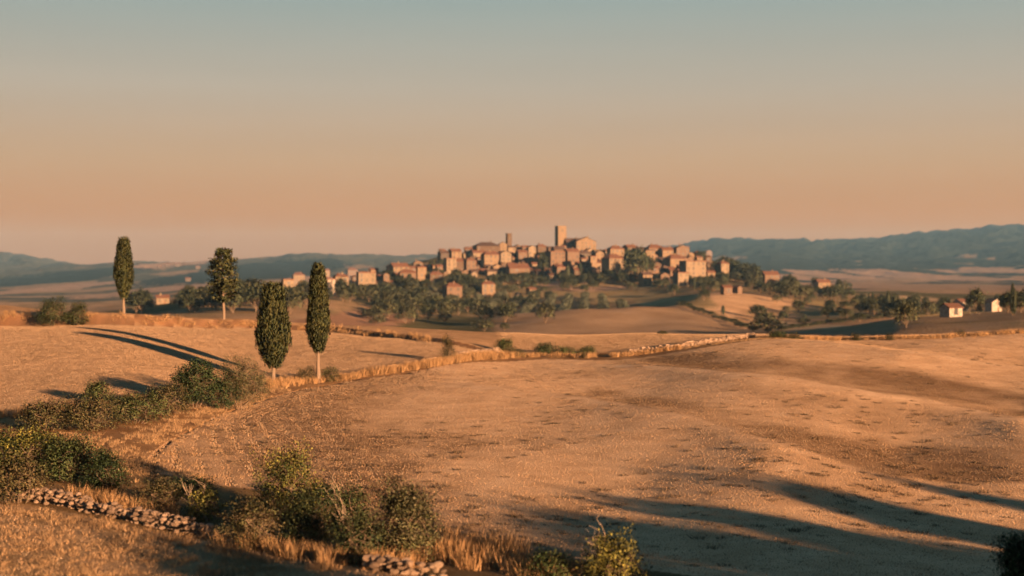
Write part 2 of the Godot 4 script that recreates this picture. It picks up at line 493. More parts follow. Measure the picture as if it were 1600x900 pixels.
func cypress_meshes(h: float, r: float, trunk: float, top: float, wide: float, tufts: int, color: Color, second: Color, ragged := 0.1) -> Array:
	# a dense column of upright sprays on a bare trunk; top = width of the blunt tip, wide = height of the widest place
	var f := Shape.new()
	var b := Shape.new()
	var ch := h - trunk
	var sides := 18
	var levels := 26
	var pts: Array[Vector3] = []
	for i in levels + 1:
		var t := float(i) / levels
		for k in sides:
			var a := TAU * k / sides
			var q := cypress_ring(t, r, top, wide) * (0.8 + 0.12 * lump_noise.get_noise_3d(cos(a) * 40.0, t * ch * 14.0, sin(a) * 40.0))
			pts.append(Vector3(cos(a) * q, trunk + ch * t * 0.985, sin(a) * q))
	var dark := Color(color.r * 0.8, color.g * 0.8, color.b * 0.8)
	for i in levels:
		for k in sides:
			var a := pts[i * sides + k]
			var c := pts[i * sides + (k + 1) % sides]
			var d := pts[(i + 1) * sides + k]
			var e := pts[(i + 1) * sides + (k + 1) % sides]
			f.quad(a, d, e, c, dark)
	for i in tufts:
		var t := pow(rng.randf(), 0.85)
		var a := rng.randf() * TAU
		var q := cypress_ring(t, r, top, wide)
		var out := Vector3(cos(a), 0, sin(a))
		var p := Vector3(0, trunk + ch * t * 0.96, 0) + out * q * rng.randf_range(0.76, 1.0 + ragged * 0.4)
		if rng.randf() < ragged * 0.6:
			p += out * r * ragged * rng.randf_range(0.5, 1.6)
		var col := tinted(color.lerp(second, rng.randf()), 0.32)
		for k in 20:
			var dir := (Vector3.UP * 1.1 + out * 0.3 + rv(0.2)).normalized()
			var s := dir.cross(rv()).normalized()
			var l := rng.randf_range(0.18, 0.42) * (0.6 + r * 0.22)
			var o := p + rv(0.07) + Vector3(0, rng.randf_range(-0.45, 0.45), 0)
			f.leaf(o, o + dir * l * 0.45 + s * l * 0.12, o + dir * l, o + dir * l * 0.45 - s * l * 0.12, out, tinted(col, 0.18))
	var last := Vector3(0, -0.3, 0)
	for i in 4:
		var p := Vector3(rng.randfn() * 0.04, (trunk + 0.6) * (i + 1) / 4.0, rng.randfn() * 0.04)
		b.tube(last, p, 0.24 - 0.03 * i, 0.21 - 0.03 * i, 9)
		last = p
	for k in 4:
		var a := TAU * k / 4 + 0.5
		b.tube(Vector3(cos(a) * 0.3, -0.15, sin(a) * 0.3), Vector3(0, 0.5, 0), 0.09, 0.06, 5)
	return [f.done(), b.done()]

func conifer_meshes(h: float, r: float, trunk: float, color: Color, second: Color) -> Array:
	# open layered crown: boughs stand out of the trunk and carry clumps on their ends
	var f := Shape.new()
	var b := Shape.new()
	var last := Vector3(0, -0.3, 0)
	for i in 6:
		var p := Vector3(rng.randfn() * 0.08, (h * 0.94) * (i + 1) / 6.0, rng.randfn() * 0.08)
		b.tube(last, p, 0.22 - 0.03 * i, 0.19 - 0.03 * i, 8)
		last = p
	for i in 120:
		var t := rng.randf()
		var a := rng.randf() * TAU
		var reach := r * (0.5 + 0.5 * sin(PI * clampf(0.18 + t * 0.72, 0, 1))) * rng.randf_range(0.45, 1.12)
		if t > 0.85:
			reach *= 0.75
		var y := trunk + (h - trunk) * t
		var out := Vector3(cos(a), 0.25, sin(a)).normalized()
		var e := Vector3(cos(a) * reach, y + reach * 0.15, sin(a) * reach)
		branch(b, Vector3(0, y - reach * 0.1, 0), e, 0.04, 0.015, 0.08, 2)
		var col := color.lerp(second, rng.randf())
		for k in 3:
			spray(f, e.lerp(Vector3(0, y, 0), k * 0.28), out, 26, 0.3, 0.26, col)
	return [f.done(), b.done()]

func tree_meshes(h: float, w: float, trunk: float, clumps: int, per: int, leaf: float, color: Color, second: Color) -> Array:
	# broadleaf: forked trunk, crown of clumps on limb ends
	var f := Shape.new()
	var b := Shape.new()
	b.tube(Vector3(0, -0.5, 0), Vector3(0.05 * w * rng.randfn() * 0.3, trunk, 0), 0.035 * h, 0.025 * h, 7)
	for i in clumps:
		var dir := rv().normalized()
		if dir.y < -0.45:
			dir.y = -dir.y
		var k := 0.45 + 0.55 * pow(rng.randf(), 0.5)
		var c := Vector3(0, trunk + (h - trunk) * 0.5, 0)
		var p := c + Vector3(dir.x * w * 0.5, dir.y * (h - trunk) * 0.5, dir.z * w * 0.5) * k * rng.randf_range(0.85, 1.12)
		if i % 3 == 0:
			b.tube(Vector3(0, trunk * 0.85, 0), p, 0.007 * h, 0.003 * h, 5)
		spray(f, p, (dir + Vector3(0, 0.3, 0)).normalized(), per, leaf * 1.5, leaf, color.lerp(second, rng.randf()))
	return [f.done(), b.done()]

func place_tree(called: String, meshes: Array, label: String, category: String, x: float, z: float, size: Vector3, turn: float, group := "", bark := "twig") -> Node3D:
	var o := thing(called, label, category, on_ground(x, z, 0.1), turn, group)
	o.scale = size
	part("crown", meshes[0], mats.leaves, o)
	part("trunk", meshes[1], mats[bark], o)
	return o

func grass_tuft(blades: int, h: float, spread: float, wide: float, color: Color, second: Color) -> ArrayMesh:
	var s := Shape.new()
	for i in blades:
		var a := rng.randf() * TAU
		var p := Vector3(cos(a), 0, sin(a)) * spread * sqrt(rng.randf())
		var l := h * rng.randf_range(0.5, 1.15)
		var tip := p + Vector3(p.x * 0.9 + rng.randfn() * 0.26 * l, l, p.z * 0.9 + rng.randfn() * 0.26 * l)
		var q := Vector3(cos(a * 7.0), 0, sin(a * 7.0)) * wide
		var c := tinted(color.lerp(second, rng.randf()), 0.2)
		var mid := p.lerp(tip, 0.55) - Vector3(0, 0, 0) + Vector3(0, l * 0.06, 0)
		var k := (Vector3(p.x, 0.2, p.z) + rv(0.2)).normalized()
		for t in [[p - q - Vector3(0, 0.06, 0), p + q - Vector3(0, 0.06, 0), mid + q * 0.8], [p - q - Vector3(0, 0.06, 0), mid + q * 0.8, mid - q * 0.8], [mid - q * 0.8, mid + q * 0.8, tip]]:
			var face: Vector3 = (t[2] - t[0]).cross(t[1] - t[0]).normalized()
			if face.dot(k) < 0.0:
				face = -face
			for e in t:
				s.v.append(e); s.n.append((face + k * 0.5).normalized()); s.c.append(c)
	return s.done()

func stone_mesh(sd: int) -> ArrayMesh:
	# a field stone: a jittered, flattened lump of 36 faces
	var s := Shape.new()
	rng.seed = sd
	var rings := [[-1.0, 0.0, 1], [-0.62, 0.75, 6], [0.05, 1.0, 6], [0.66, 0.72, 6], [1.0, 0.0, 1]]
	var pts := []
	for r in rings:
		var row := []
		for k in r[2]:
			var a: float = TAU * k / 6.0 + r[0] * 0.4
			row.append(Vector3(cos(a) * r[1] * rng.randf_range(0.78, 1.15), r[0] * rng.randf_range(0.75, 1.0), sin(a) * r[1] * rng.randf_range(0.78, 1.15)) * 0.5)
		pts.append(row)
	var c := Color(1, 1, 1)
	for i in 4:
		var a: Array = pts[i]
		var b: Array = pts[i + 1]
		for k in 6:
			var l := (k + 1) % 6
			if a.size() == 1:
				s.tri(a[0], b[l], b[k], c)
			elif b.size() == 1:
				s.tri(a[k], a[l], b[0], c)
			else:
				s.quad(a[k], a[l], b[l], b[k], c)
	return s.done()

func tint_mesh(m: ArrayMesh, c: Color) -> ArrayMesh:
	var a := m.surface_get_arrays(0)
	var cols := PackedColorArray()
	cols.resize(a[Mesh.ARRAY_VERTEX].size())
	cols.fill(c)
	a[Mesh.ARRAY_COLOR] = cols
	var r := ArrayMesh.new()
	r.add_surface_from_arrays(Mesh.PRIMITIVE_TRIANGLES, a)
	return r

# ---------------------------------------------------------------- houses
func house(label: String, category: String, x: float, z: float, w: float, deep: float, h: float, turn: float, wall: String, roof: String, shape: String, group := "", called := "stone_house") -> void:
	var o := thing(called, label, category, on_ground(x, z), turn, group)
	var lo := -6.0
	var body := Shape.new()
	var rise := minf(h * 0.32, w * 0.22) if shape != "flat" and shape != "tower" else 0.0
	var eave := h - rise
	var hw := w * 0.5
	var hd := deep * 0.5
	body.box(Vector3(-hw, lo, -hd), Vector3(hw, eave, hd))
	if shape == "gable_front":
		body.tri(Vector3(-hw, eave, hd), Vector3(0, h, hd), Vector3(hw, eave, hd))
		body.tri(Vector3(hw, eave, -hd), Vector3(0, h, -hd), Vector3(-hw, eave, -hd))
	elif shape == "gable":
		body.tri(Vector3(hw, eave, hd), Vector3(hw, h, 0), Vector3(hw, eave, -hd))
		body.tri(Vector3(-hw, eave, -hd), Vector3(-hw, h, 0), Vector3(-hw, eave, hd))
	part("wall", body.done(), mats[wall], o)
	var over := 0.45
	var top := Shape.new()
	var e := eave + 0.06
	var t := h + 0.18
	if shape == "gable":
		for s in [-1.0, 1.0]:
			var a := Vector3(-hw - over, e - over * 0.4, s * (hd + over))
			var b := Vector3(hw + over, e - over * 0.4, s * (hd + over))
			top.quad(a, Vector3(-hw - over, t, 0), Vector3(hw + over, t, 0), b)
			top.quad(a - Vector3(0, 0.2, 0), a, b, b - Vector3(0, 0.2, 0))
			top.quad(a - Vector3(0, 0.2, 0), b - Vector3(0, 0.2, 0), Vector3(hw + over, t - 0.2, 0), Vector3(-hw - over, t - 0.2, 0))
	elif shape == "gable_front":
		for s in [-1.0, 1.0]:
			var a := Vector3(s * (hw + over), e - over * 0.4, -hd - over)
			var b := Vector3(s * (hw + over), e - over * 0.4, hd + over)
			top.quad(a, Vector3(0, t, -hd - over), Vector3(0, t, hd + over), b)
			top.quad(a - Vector3(0, 0.2, 0), Vector3(0, t - 0.2, -hd - over), Vector3(0, t - 0.2, hd + over), b - Vector3(0, 0.2, 0))
			top.quad(a - Vector3(0, 0.2, 0), a, b, b - Vector3(0, 0.2, 0))
	elif shape == "hip":
		var k := minf(hd, hw) * 0.9
		var p := Vector3(-hw + k, t, 0)
		var q := Vector3(hw - k, t, 0)
		var c := [Vector3(-hw - over, e, -hd - over), Vector3(hw + over, e, -hd - over), Vector3(hw + over, e, hd + over), Vector3(-hw - over, e, hd + over)]
		top.quad(c[3], p, q, c[2])
		top.quad(c[1], q, p, c[0])
		top.tri(c[2], q, c[1])
		top.tri(c[0], p, c[3])
		top.box(c[0] - Vector3(0, 0.3, 0), c[2])
	else:
		top.box(Vector3(-hw - 0.2, h, -hd - 0.2), Vector3(hw + 0.2, h + 0.25, hd + 0.2))
		for s in [-1.0, 1.0]:
			top.box(Vector3(-hw - 0.2, h + 0.25, s * hd - 0.2), Vector3(hw + 0.2, h + 0.8, s * hd + 0.2))
			top.box(Vector3(s * hw - 0.2, h + 0.25, -hd + 0.2), Vector3(s * hw + 0.2, h + 0.8, hd - 0.2))
	var cap := part("roof", top.done(), mats[roof] if shape != "tower" else mats[wall], o)
	if shape in ["gable", "hip", "gable_front"] and w > 9.0:
		var ch := Shape.new()
		ch.box(Vector3(-0.5, -1.4, -0.4), Vector3(0.5, 1.3, 0.4))
		ch.box(Vector3(-0.65, 1.303, -0.55), Vector3(0.65, 1.5, 0.55))
		part("chimney", ch.done(), mats[wall], cap, Vector3(hw * rng.randf_range(-0.5, 0.5), t - 0.3, hd * 0.15))
	# openings: dark panes set in the walls, on the front and on the side that faces the sun
	var floors := clampi(int(eave / 3.4), 1, 6)
	var across := clampi(int(w / 4.2), 1, 5)
	if shape == "tower":
		floors = 2
		across = 1
	for i in floors:
		for k in across:
			if rng.randf() < 0.2:
				continue
			var px := -hw + w * (k + 0.5) / across + rng.randf_range(-0.3, 0.3)
			var py := eave * (i + 0.6) / floors if shape != "tower" else h - 4.0 - i * 9.0
			var tall := rng.randf_range(1.7, 2.3) if shape != "tower" else 2.8
			var wide := rng.randf_range(1.2, 1.6) if shape != "tower" else 1.5
			var win := Shape.new()
			win.box(Vector3(-wide / 2, -tall / 2, -0.2), Vector3(wide / 2, tall / 2, 0.04))
			win.box(Vector3(-wide / 2 - 0.2, -tall / 2 - 0.2, -0.1), Vector3(wide / 2 + 0.2, -tall / 2 - 0.003, 0.16))
			part("window", win.done(), mats.window_dark if rng.randf() < 0.6 else mats.shutter, o, Vector3(px, py, hd + 0.02))
	for i in floors:
		if deep > 5.0 and rng.randf() < 0.75:
			var win := Shape.new()
			win.box(Vector3(-0.2, -0.8, -0.55), Vector3(0.05, 0.8, 0.55))
			part("window", win.done(), mats.window_dark, o, Vector3(hw + 0.02, eave * (i + 0.6) / floors, rng.randf_range(-0.25, 0.25) * deep))
	if shape != "tower" and w > 7.0:
		var door := Shape.new()
		door.box(Vector3(-0.7, 0.0, -0.2), Vector3(0.7, 2.4, 0.07))
		part("door", door.done(), mats.door_wood, o, Vector3(hw * 0.3, 0.0, hd + 0.02))

# ---------------------------------------------------------------- the land
func blend(a: Color, b: Color, t: float) -> Color:
	return a.lerp(b, clampf(t, 0.0, 1.0))

# fields and woods of the far country: x, distance, half width, half depth, colour
const PATCHES := [
	[49, 604, 60, 397, 0.47, 0.315, 0.19],
	[-68, 511, 22, 301, 0.46, 0.27, 0.165],
	[139, 823, 36, 125, 0.72, 0.47, 0.27],
	[159, 501, 47, 315, 0.48, 0.315, 0.18],
	[133, 629, 16, 99, 0.68, 0.49, 0.29],
	[174, 789, 16, 66, 0.4, 0.3, 0.15],
	[298, 1092, 35, 79, 0.68, 0.49, 0.29],
	[345, 1443, 23, 335, 0.68, 0.49, 0.29],
	[-33, 522, 24, 315, 0.16, 0.14, 0.065],
	[-225, 1009, 50, 348, 0.16, 0.14, 0.065],
	[-60, 1022, 51, 179, 0.16, 0.14, 0.065],
	[13, 1153, 97, 87, 0.4, 0.3, 0.15],
	[106, 950, 15, 170, 0.4, 0.3, 0.15],
	[229, 877, 42, 199, 0.4, 0.3, 0.15],
	[355, 1978, 49, 1013, 0.16, 0.14, 0.065],
	[68, 1190, 35, 21, 0.5, 0.33, 0.22],
	[40, 1245, 17, 25, 0.5, 0.33, 0.22],
	[112, 1264, 37, 22, 0.47, 0.315, 0.19],
	[-1011, 3034, 79, 462, 0.5, 0.33, 0.22],
	[-645, 2676, 79, 515, 0.5, 0.33, 0.22],
	[-1170, 4747, 79, 619, 0.5, 0.33, 0.22],
	[-453, 3320, 91, 193, 0.5, 0.33, 0.22],
	[-1361, 4070, 268, 500, 0.032, 0.046, 0.04],
	[-711, 4007, 201, 1014, 0.032, 0.046, 0.04],
	[869, 3804, 69, 525, 0.5, 0.33, 0.22],
	[1072, 3727, 97, 721, 0.5, 0.33, 0.22],
	[634, 1949, 164, 808, 0.42, 0.28, 0.18],
	[433, 1511, 21, 303, 0.47, 0.315, 0.19],
	[189, 1340, 18, 31, 0.5, 0.33, 0.22],
	[1416, 4205, 115, 312, 0.5, 0.33, 0.22],
	[663, 3599, 90, 408, 0.5, 0.33, 0.22],
]
# drifts of darker stubble: x, distance, half width, half depth
const DRIFTS := [
	[-2.0, 107.4, 2.9, 5.1],
	[-4.6, 92.2, 3.4, 5.8],
	[2.0, 88.9, 2.4, 4.4],
	[8.4, 92.5, 2.9, 3.6],
	[-6.5, 79.4, 2.5, 3.9],
	[-0.7, 76.6, 2.1, 3.0],
	[7.7, 121.4, 2.8, 4.5],
	[18.0, 87.8, 3.6, 4.4],
	[23.5, 89.1, 3.6, 3.3],
	[18.5, 116.4, 3.7, 2.7],
	[34.9, 123.7, 6.2, 6.2],
	[27.6, 134.8, 4.9, 4.9],
	[-18.3, 89.6, 1.2, 2.1],
]

func build_land() -> void:
	var names := ["foreground_slope", "hedge_ground", "stubble_field", "field_margin", "ploughed_field", "far_field", "valley", "town_hill", "hills"]
	var us := PackedFloat64Array()
	var u := -0.56
	while u < 0.56:
		us.append(u)
		u += 0.00115 if absf(u + 0.0006) < 0.384 else 0.0125
	us.append(0.56)
	var ds := PackedFloat64Array()
	var d := 43.5
	while d < 9500.0:
		ds.append(d)
		d *= 1.006 if d < 62 else (1.0042 if d < 130 else (1.0065 if d < 275 else (1.012 if d < 2000 else 1.016)))
	var nu := us.size()
	var nd := ds.size()
	var wall_d := PackedFloat64Array()
	var lo_d := PackedFloat64Array()
	var hi_d := PackedFloat64Array()
	var up_d := PackedFloat64Array()
	var bank_d := PackedFloat64Array()
	var bank_h := PackedFloat64Array()
	var spur := [PackedFloat64Array(), PackedFloat64Array(), PackedFloat64Array()]
	var worn := [PackedFloat64Array(), PackedFloat64Array(), PackedFloat64Array()]
	for j in nu:
		wall_d.append(along(WALL_LINE, us[j]))
		lo_d.append(along(FIELD_NEAR, us[j]))
		hi_d.append(along(FIELD_FAR, us[j]))
		up_d.append(along(MARGIN_FAR, us[j]))
		bank_d.append(along(BANK_AT, us[j]))
		bank_h.append(along(BANK_HIGH, us[j]))
		for k in 3:
			worn[k].append(along(WORN[k], us[j]))
			spur[k].append(along(SPUR[k], us[j]))
	var pos := PackedVector3Array()
	var col := PackedColorArray()
	var reg := PackedInt32Array()
	pos.resize(nu * nd)
	col.resize(nu * nd)
	reg.resize(nu * nd)
	var line := PackedFloat64Array()
	line.resize(UN)
	for i in nd:
		d = ds[i]
		var l := clampf((log(d) - L0) / DL, 0.0, LN - 1.001)
		var li := int(l)
		l -= li
		var a := maxi(li - 1, 0) * UN
		var b := li * UN
		var c := (li + 1) * UN
		var e := mini(li + 2, LN - 1) * UN
		for j in UN:
			line[j] = cr(slope[a + j], slope[b + j], slope[c + j], slope[e + j], l)
		var patches := []
		if d > 275.0:
			for p in PATCHES:
				if absf(d - p[1]) < p[3] * 1.5:
					patches.append(p)
		for j in nu:
			u = us[j]
			var k := clampf((u - U0) / DU, 0.0, UN - 1.001)
			var kj := int(k)
			k -= kj
			var x := u * d
			var y := cr(line[maxi(kj - 1, 0)], line[kj], line[kj + 1], line[mini(kj + 2, UN - 1)], k) * d + relief(x, d)
			if d > 150.0 and d < 420.0:
				y += bank_h[j] * smoothstep(bank_d[j] - 1.2, bank_d[j] + 1.2, d) * clampf((420.0 - d) / 150.0, 0.0, 1.0)
			if d < 190.0:
				for q in 3:
					y += fold(d - worn[q][j], spur[q][j])
			var r := 0
			var tone: Color
			var n1 := patch_noise.get_noise_2d(x, d)
			if d < 280.0:
				var jag := n1 * 0.8
				var n2 := patch_noise.get_noise_2d(x * 5.0 + 40.0, d * 2.2)
				if d < wall_d[j] + jag:
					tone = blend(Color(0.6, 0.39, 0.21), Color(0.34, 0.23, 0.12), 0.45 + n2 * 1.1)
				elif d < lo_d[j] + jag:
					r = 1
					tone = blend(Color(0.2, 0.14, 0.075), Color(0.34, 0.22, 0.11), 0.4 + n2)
				elif d < hi_d[j] + jag * 0.3:
					r = 2
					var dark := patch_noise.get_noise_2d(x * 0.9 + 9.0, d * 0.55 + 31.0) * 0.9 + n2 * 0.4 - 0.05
					dark += 1.15 * shade_band(u, d - worn[0][j], d - worn[1][j], n1)  # shade behind the folds put into the ground colour
					dark += 0.75 * smoothstep(-0.02, -0.12, u)  # left part: barer earth, plus shade of its averted slope put into the tone
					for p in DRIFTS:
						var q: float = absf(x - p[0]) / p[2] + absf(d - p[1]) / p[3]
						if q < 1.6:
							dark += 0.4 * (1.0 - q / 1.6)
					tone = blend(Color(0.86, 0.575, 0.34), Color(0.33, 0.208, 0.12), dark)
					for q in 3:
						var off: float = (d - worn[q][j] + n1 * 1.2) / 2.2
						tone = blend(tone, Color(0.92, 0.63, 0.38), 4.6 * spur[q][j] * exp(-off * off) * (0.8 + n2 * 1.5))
					# tractor rows bend round the tip of the field
					if u < -0.05 and d < 145.0:
						var side := (u + 0.262) * d
						var edge := -log(exp(-(hi_d[j] - d) * 0.75) + exp(-side * 0.9))
						var row := pow(0.5 + 0.5 * sin(edge * 5.2 + n1 * 1.2), 2.0) * smoothstep(17.0, 5.0, edge) * clampf(0.75 + n2 * 1.3, 0.1, 1.0)
						y -= row * 0.05
						tone = blend(tone, Color(0.28, 0.175, 0.1), row * 0.6)
						if edge > -0.1 and edge < 0.55:
							y -= 0.14
							tone = Color(0.2, 0.125, 0.075)
				elif d < up_d[j] + jag:
					r = 3
					tone = blend(Color(0.46, 0.275, 0.135), Color(0.32, 0.18, 0.09), 0.4 + n2)
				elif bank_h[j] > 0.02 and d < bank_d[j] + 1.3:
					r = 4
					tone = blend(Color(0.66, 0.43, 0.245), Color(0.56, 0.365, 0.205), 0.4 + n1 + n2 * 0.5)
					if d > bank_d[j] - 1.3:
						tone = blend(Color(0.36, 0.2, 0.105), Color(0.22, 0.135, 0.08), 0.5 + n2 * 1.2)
				else:
					r = 5
					tone = blend(Color(0.66, 0.415, 0.225), Color(0.57, 0.355, 0.19), 0.35 + n1 + n2 * 0.4)
			else:
				var n2 := patch_noise.get_noise_2d(x * 0.25 + 70.0, d * 0.12)
				r = 6
				if d < 1800.0:
					tone = blend(Color(0.54, 0.355, 0.205), Color(0.3, 0.225, 0.115), 0.4 + n1 * 0.8 + n2 * 1.2)
					if d > 985.0 and u > -0.17 and u < 0.2:
						r = 7
						tone = blend(Color(0.4, 0.27, 0.15), Color(0.2, 0.16, 0.075), 0.5 + n1 * 1.3)
				else:
					r = 8
					var far := hill_noise.get_noise_2d(x * 0.8 + 500.0, d * 0.5)
					var wood := smoothstep(-0.12, 0.02, far + 0.4 * smoothstep(3300.0, 5200.0, d) + 0.5 * smoothstep(5600.0, 6600.0, d) - 0.02)
					var cells := cell_noise.get_noise_2d(x, d * 0.6)
					tone = blend(blend(Color(0.46, 0.31, 0.2), Color(0.3, 0.22, 0.13), 0.5 + cells), blend(Color(0.032, 0.046, 0.04), Color(0.125, 0.125, 0.092), 0.45 - u * 8.0), wood)
				for p in patches:
					var q: float = pow(absf(x - p[0]) / p[2], 3.0) + pow(absf(d - p[1]) / p[3], 3.0) + n1 * 0.5
					if q < 1.25:
						tone = blend(tone, Color(p[4], p[5], p[6]), (1.25 - q) / 0.5)
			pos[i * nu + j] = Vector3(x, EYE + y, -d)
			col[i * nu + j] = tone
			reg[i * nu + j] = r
	var nor := PackedVector3Array()
	nor.resize(nu * nd)
	for i in nd:
		var ia := maxi(i - 1, 0) * nu
		var ib := mini(i + 1, nd - 1) * nu
		for j in nu:
			var o := i * nu
			nor[o + j] = (pos[o + mini(j + 1, nu - 1)] - pos[o + maxi(j - 1, 0)]).cross(pos[ib + j] - pos[ia + j]).normalized()
	for r in names.size():
		var at := PackedInt32Array()
		at.resize(nu * nd)
		at.fill(-1)
		var v := PackedVector3Array()
		var n := PackedVector3Array()
		var c := PackedColorArray()
		var index := PackedInt32Array()
		for i in nd - 1:
			for j in nu - 1:
				var o := i * nu + j
				if reg[o] != r:
					continue
				for q in [o, o + nu, o + nu + 1, o, o + nu + 1, o + 1]:
					if at[q] < 0:
						at[q] = v.size()
						v.append(pos[q])
						n.append(nor[q])
						c.append(col[q])
					index.append(at[q])
		if v.is_empty():
			continue
		var arrays := []
		arrays.resize(Mesh.ARRAY_MAX)
		arrays[Mesh.ARRAY_VERTEX] = v
		arrays[Mesh.ARRAY_NORMAL] = n
		arrays[Mesh.ARRAY_COLOR] = c
		arrays[Mesh.ARRAY_INDEX] = index
		var m := ArrayMesh.new()
		m.add_surface_from_arrays(Mesh.PRIMITIVE_TRIANGLES, arrays)
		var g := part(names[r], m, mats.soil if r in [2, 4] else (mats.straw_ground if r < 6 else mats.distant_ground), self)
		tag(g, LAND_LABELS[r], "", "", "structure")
	# the land round about, out of the view, to the horizon
	var s := Shape.new()
	var rads := [0.0, 10.0, 20.0, 30.0, 40.0, 50.0, 65.0, 90.0, 130.0, 200.0, 320.0, 500.0, 800.0, 1300.0, 2000.0, 3000.0, 4300.0, 6000.0, 8000.0, 10800.0]
	var c0 := Color(0.36, 0.24, 0.13)
	for i in rads.size() - 1:
		for k in 72:
			var p := []
			var inside := true
			for q in [[i, k], [i + 1, k], [i + 1, k + 1], [i, k + 1]]:
				var t: float = TAU * q[1] / 72.0
				var x: float = sin(t) * rads[q[0]]
				var z: float = -cos(t) * rads[q[0]]
				inside = inside and -z > 44.5 and absf(x) < -z * 0.555
				p.append(Vector3(x, ground(x, z) - 0.25 - rads[q[0]] * 0.001, z))
			if not inside:
				s.quad(p[0], p[1], p[2], p[3], c0)
	tag(part("ground", s.done(), mats.straw_ground, self), "dry open land all round the fields", "", "", "structure")

const LAND_LABELS := ["dry grassy slope at the bottom of the view, before the stone wall", "dark earth and grass under the near hedge", "large rolling field of pale stubble with worn ridges", "strip of rough grass along the edge of the stubble field", "pale ploughed field behind the two cypresses", "smooth golden field beyond the boundary wall", "valley fields between the near fields and the hill town", "scrubby hillside on which the town stands", "hazy wooded hills and mountains with scattered fields"]

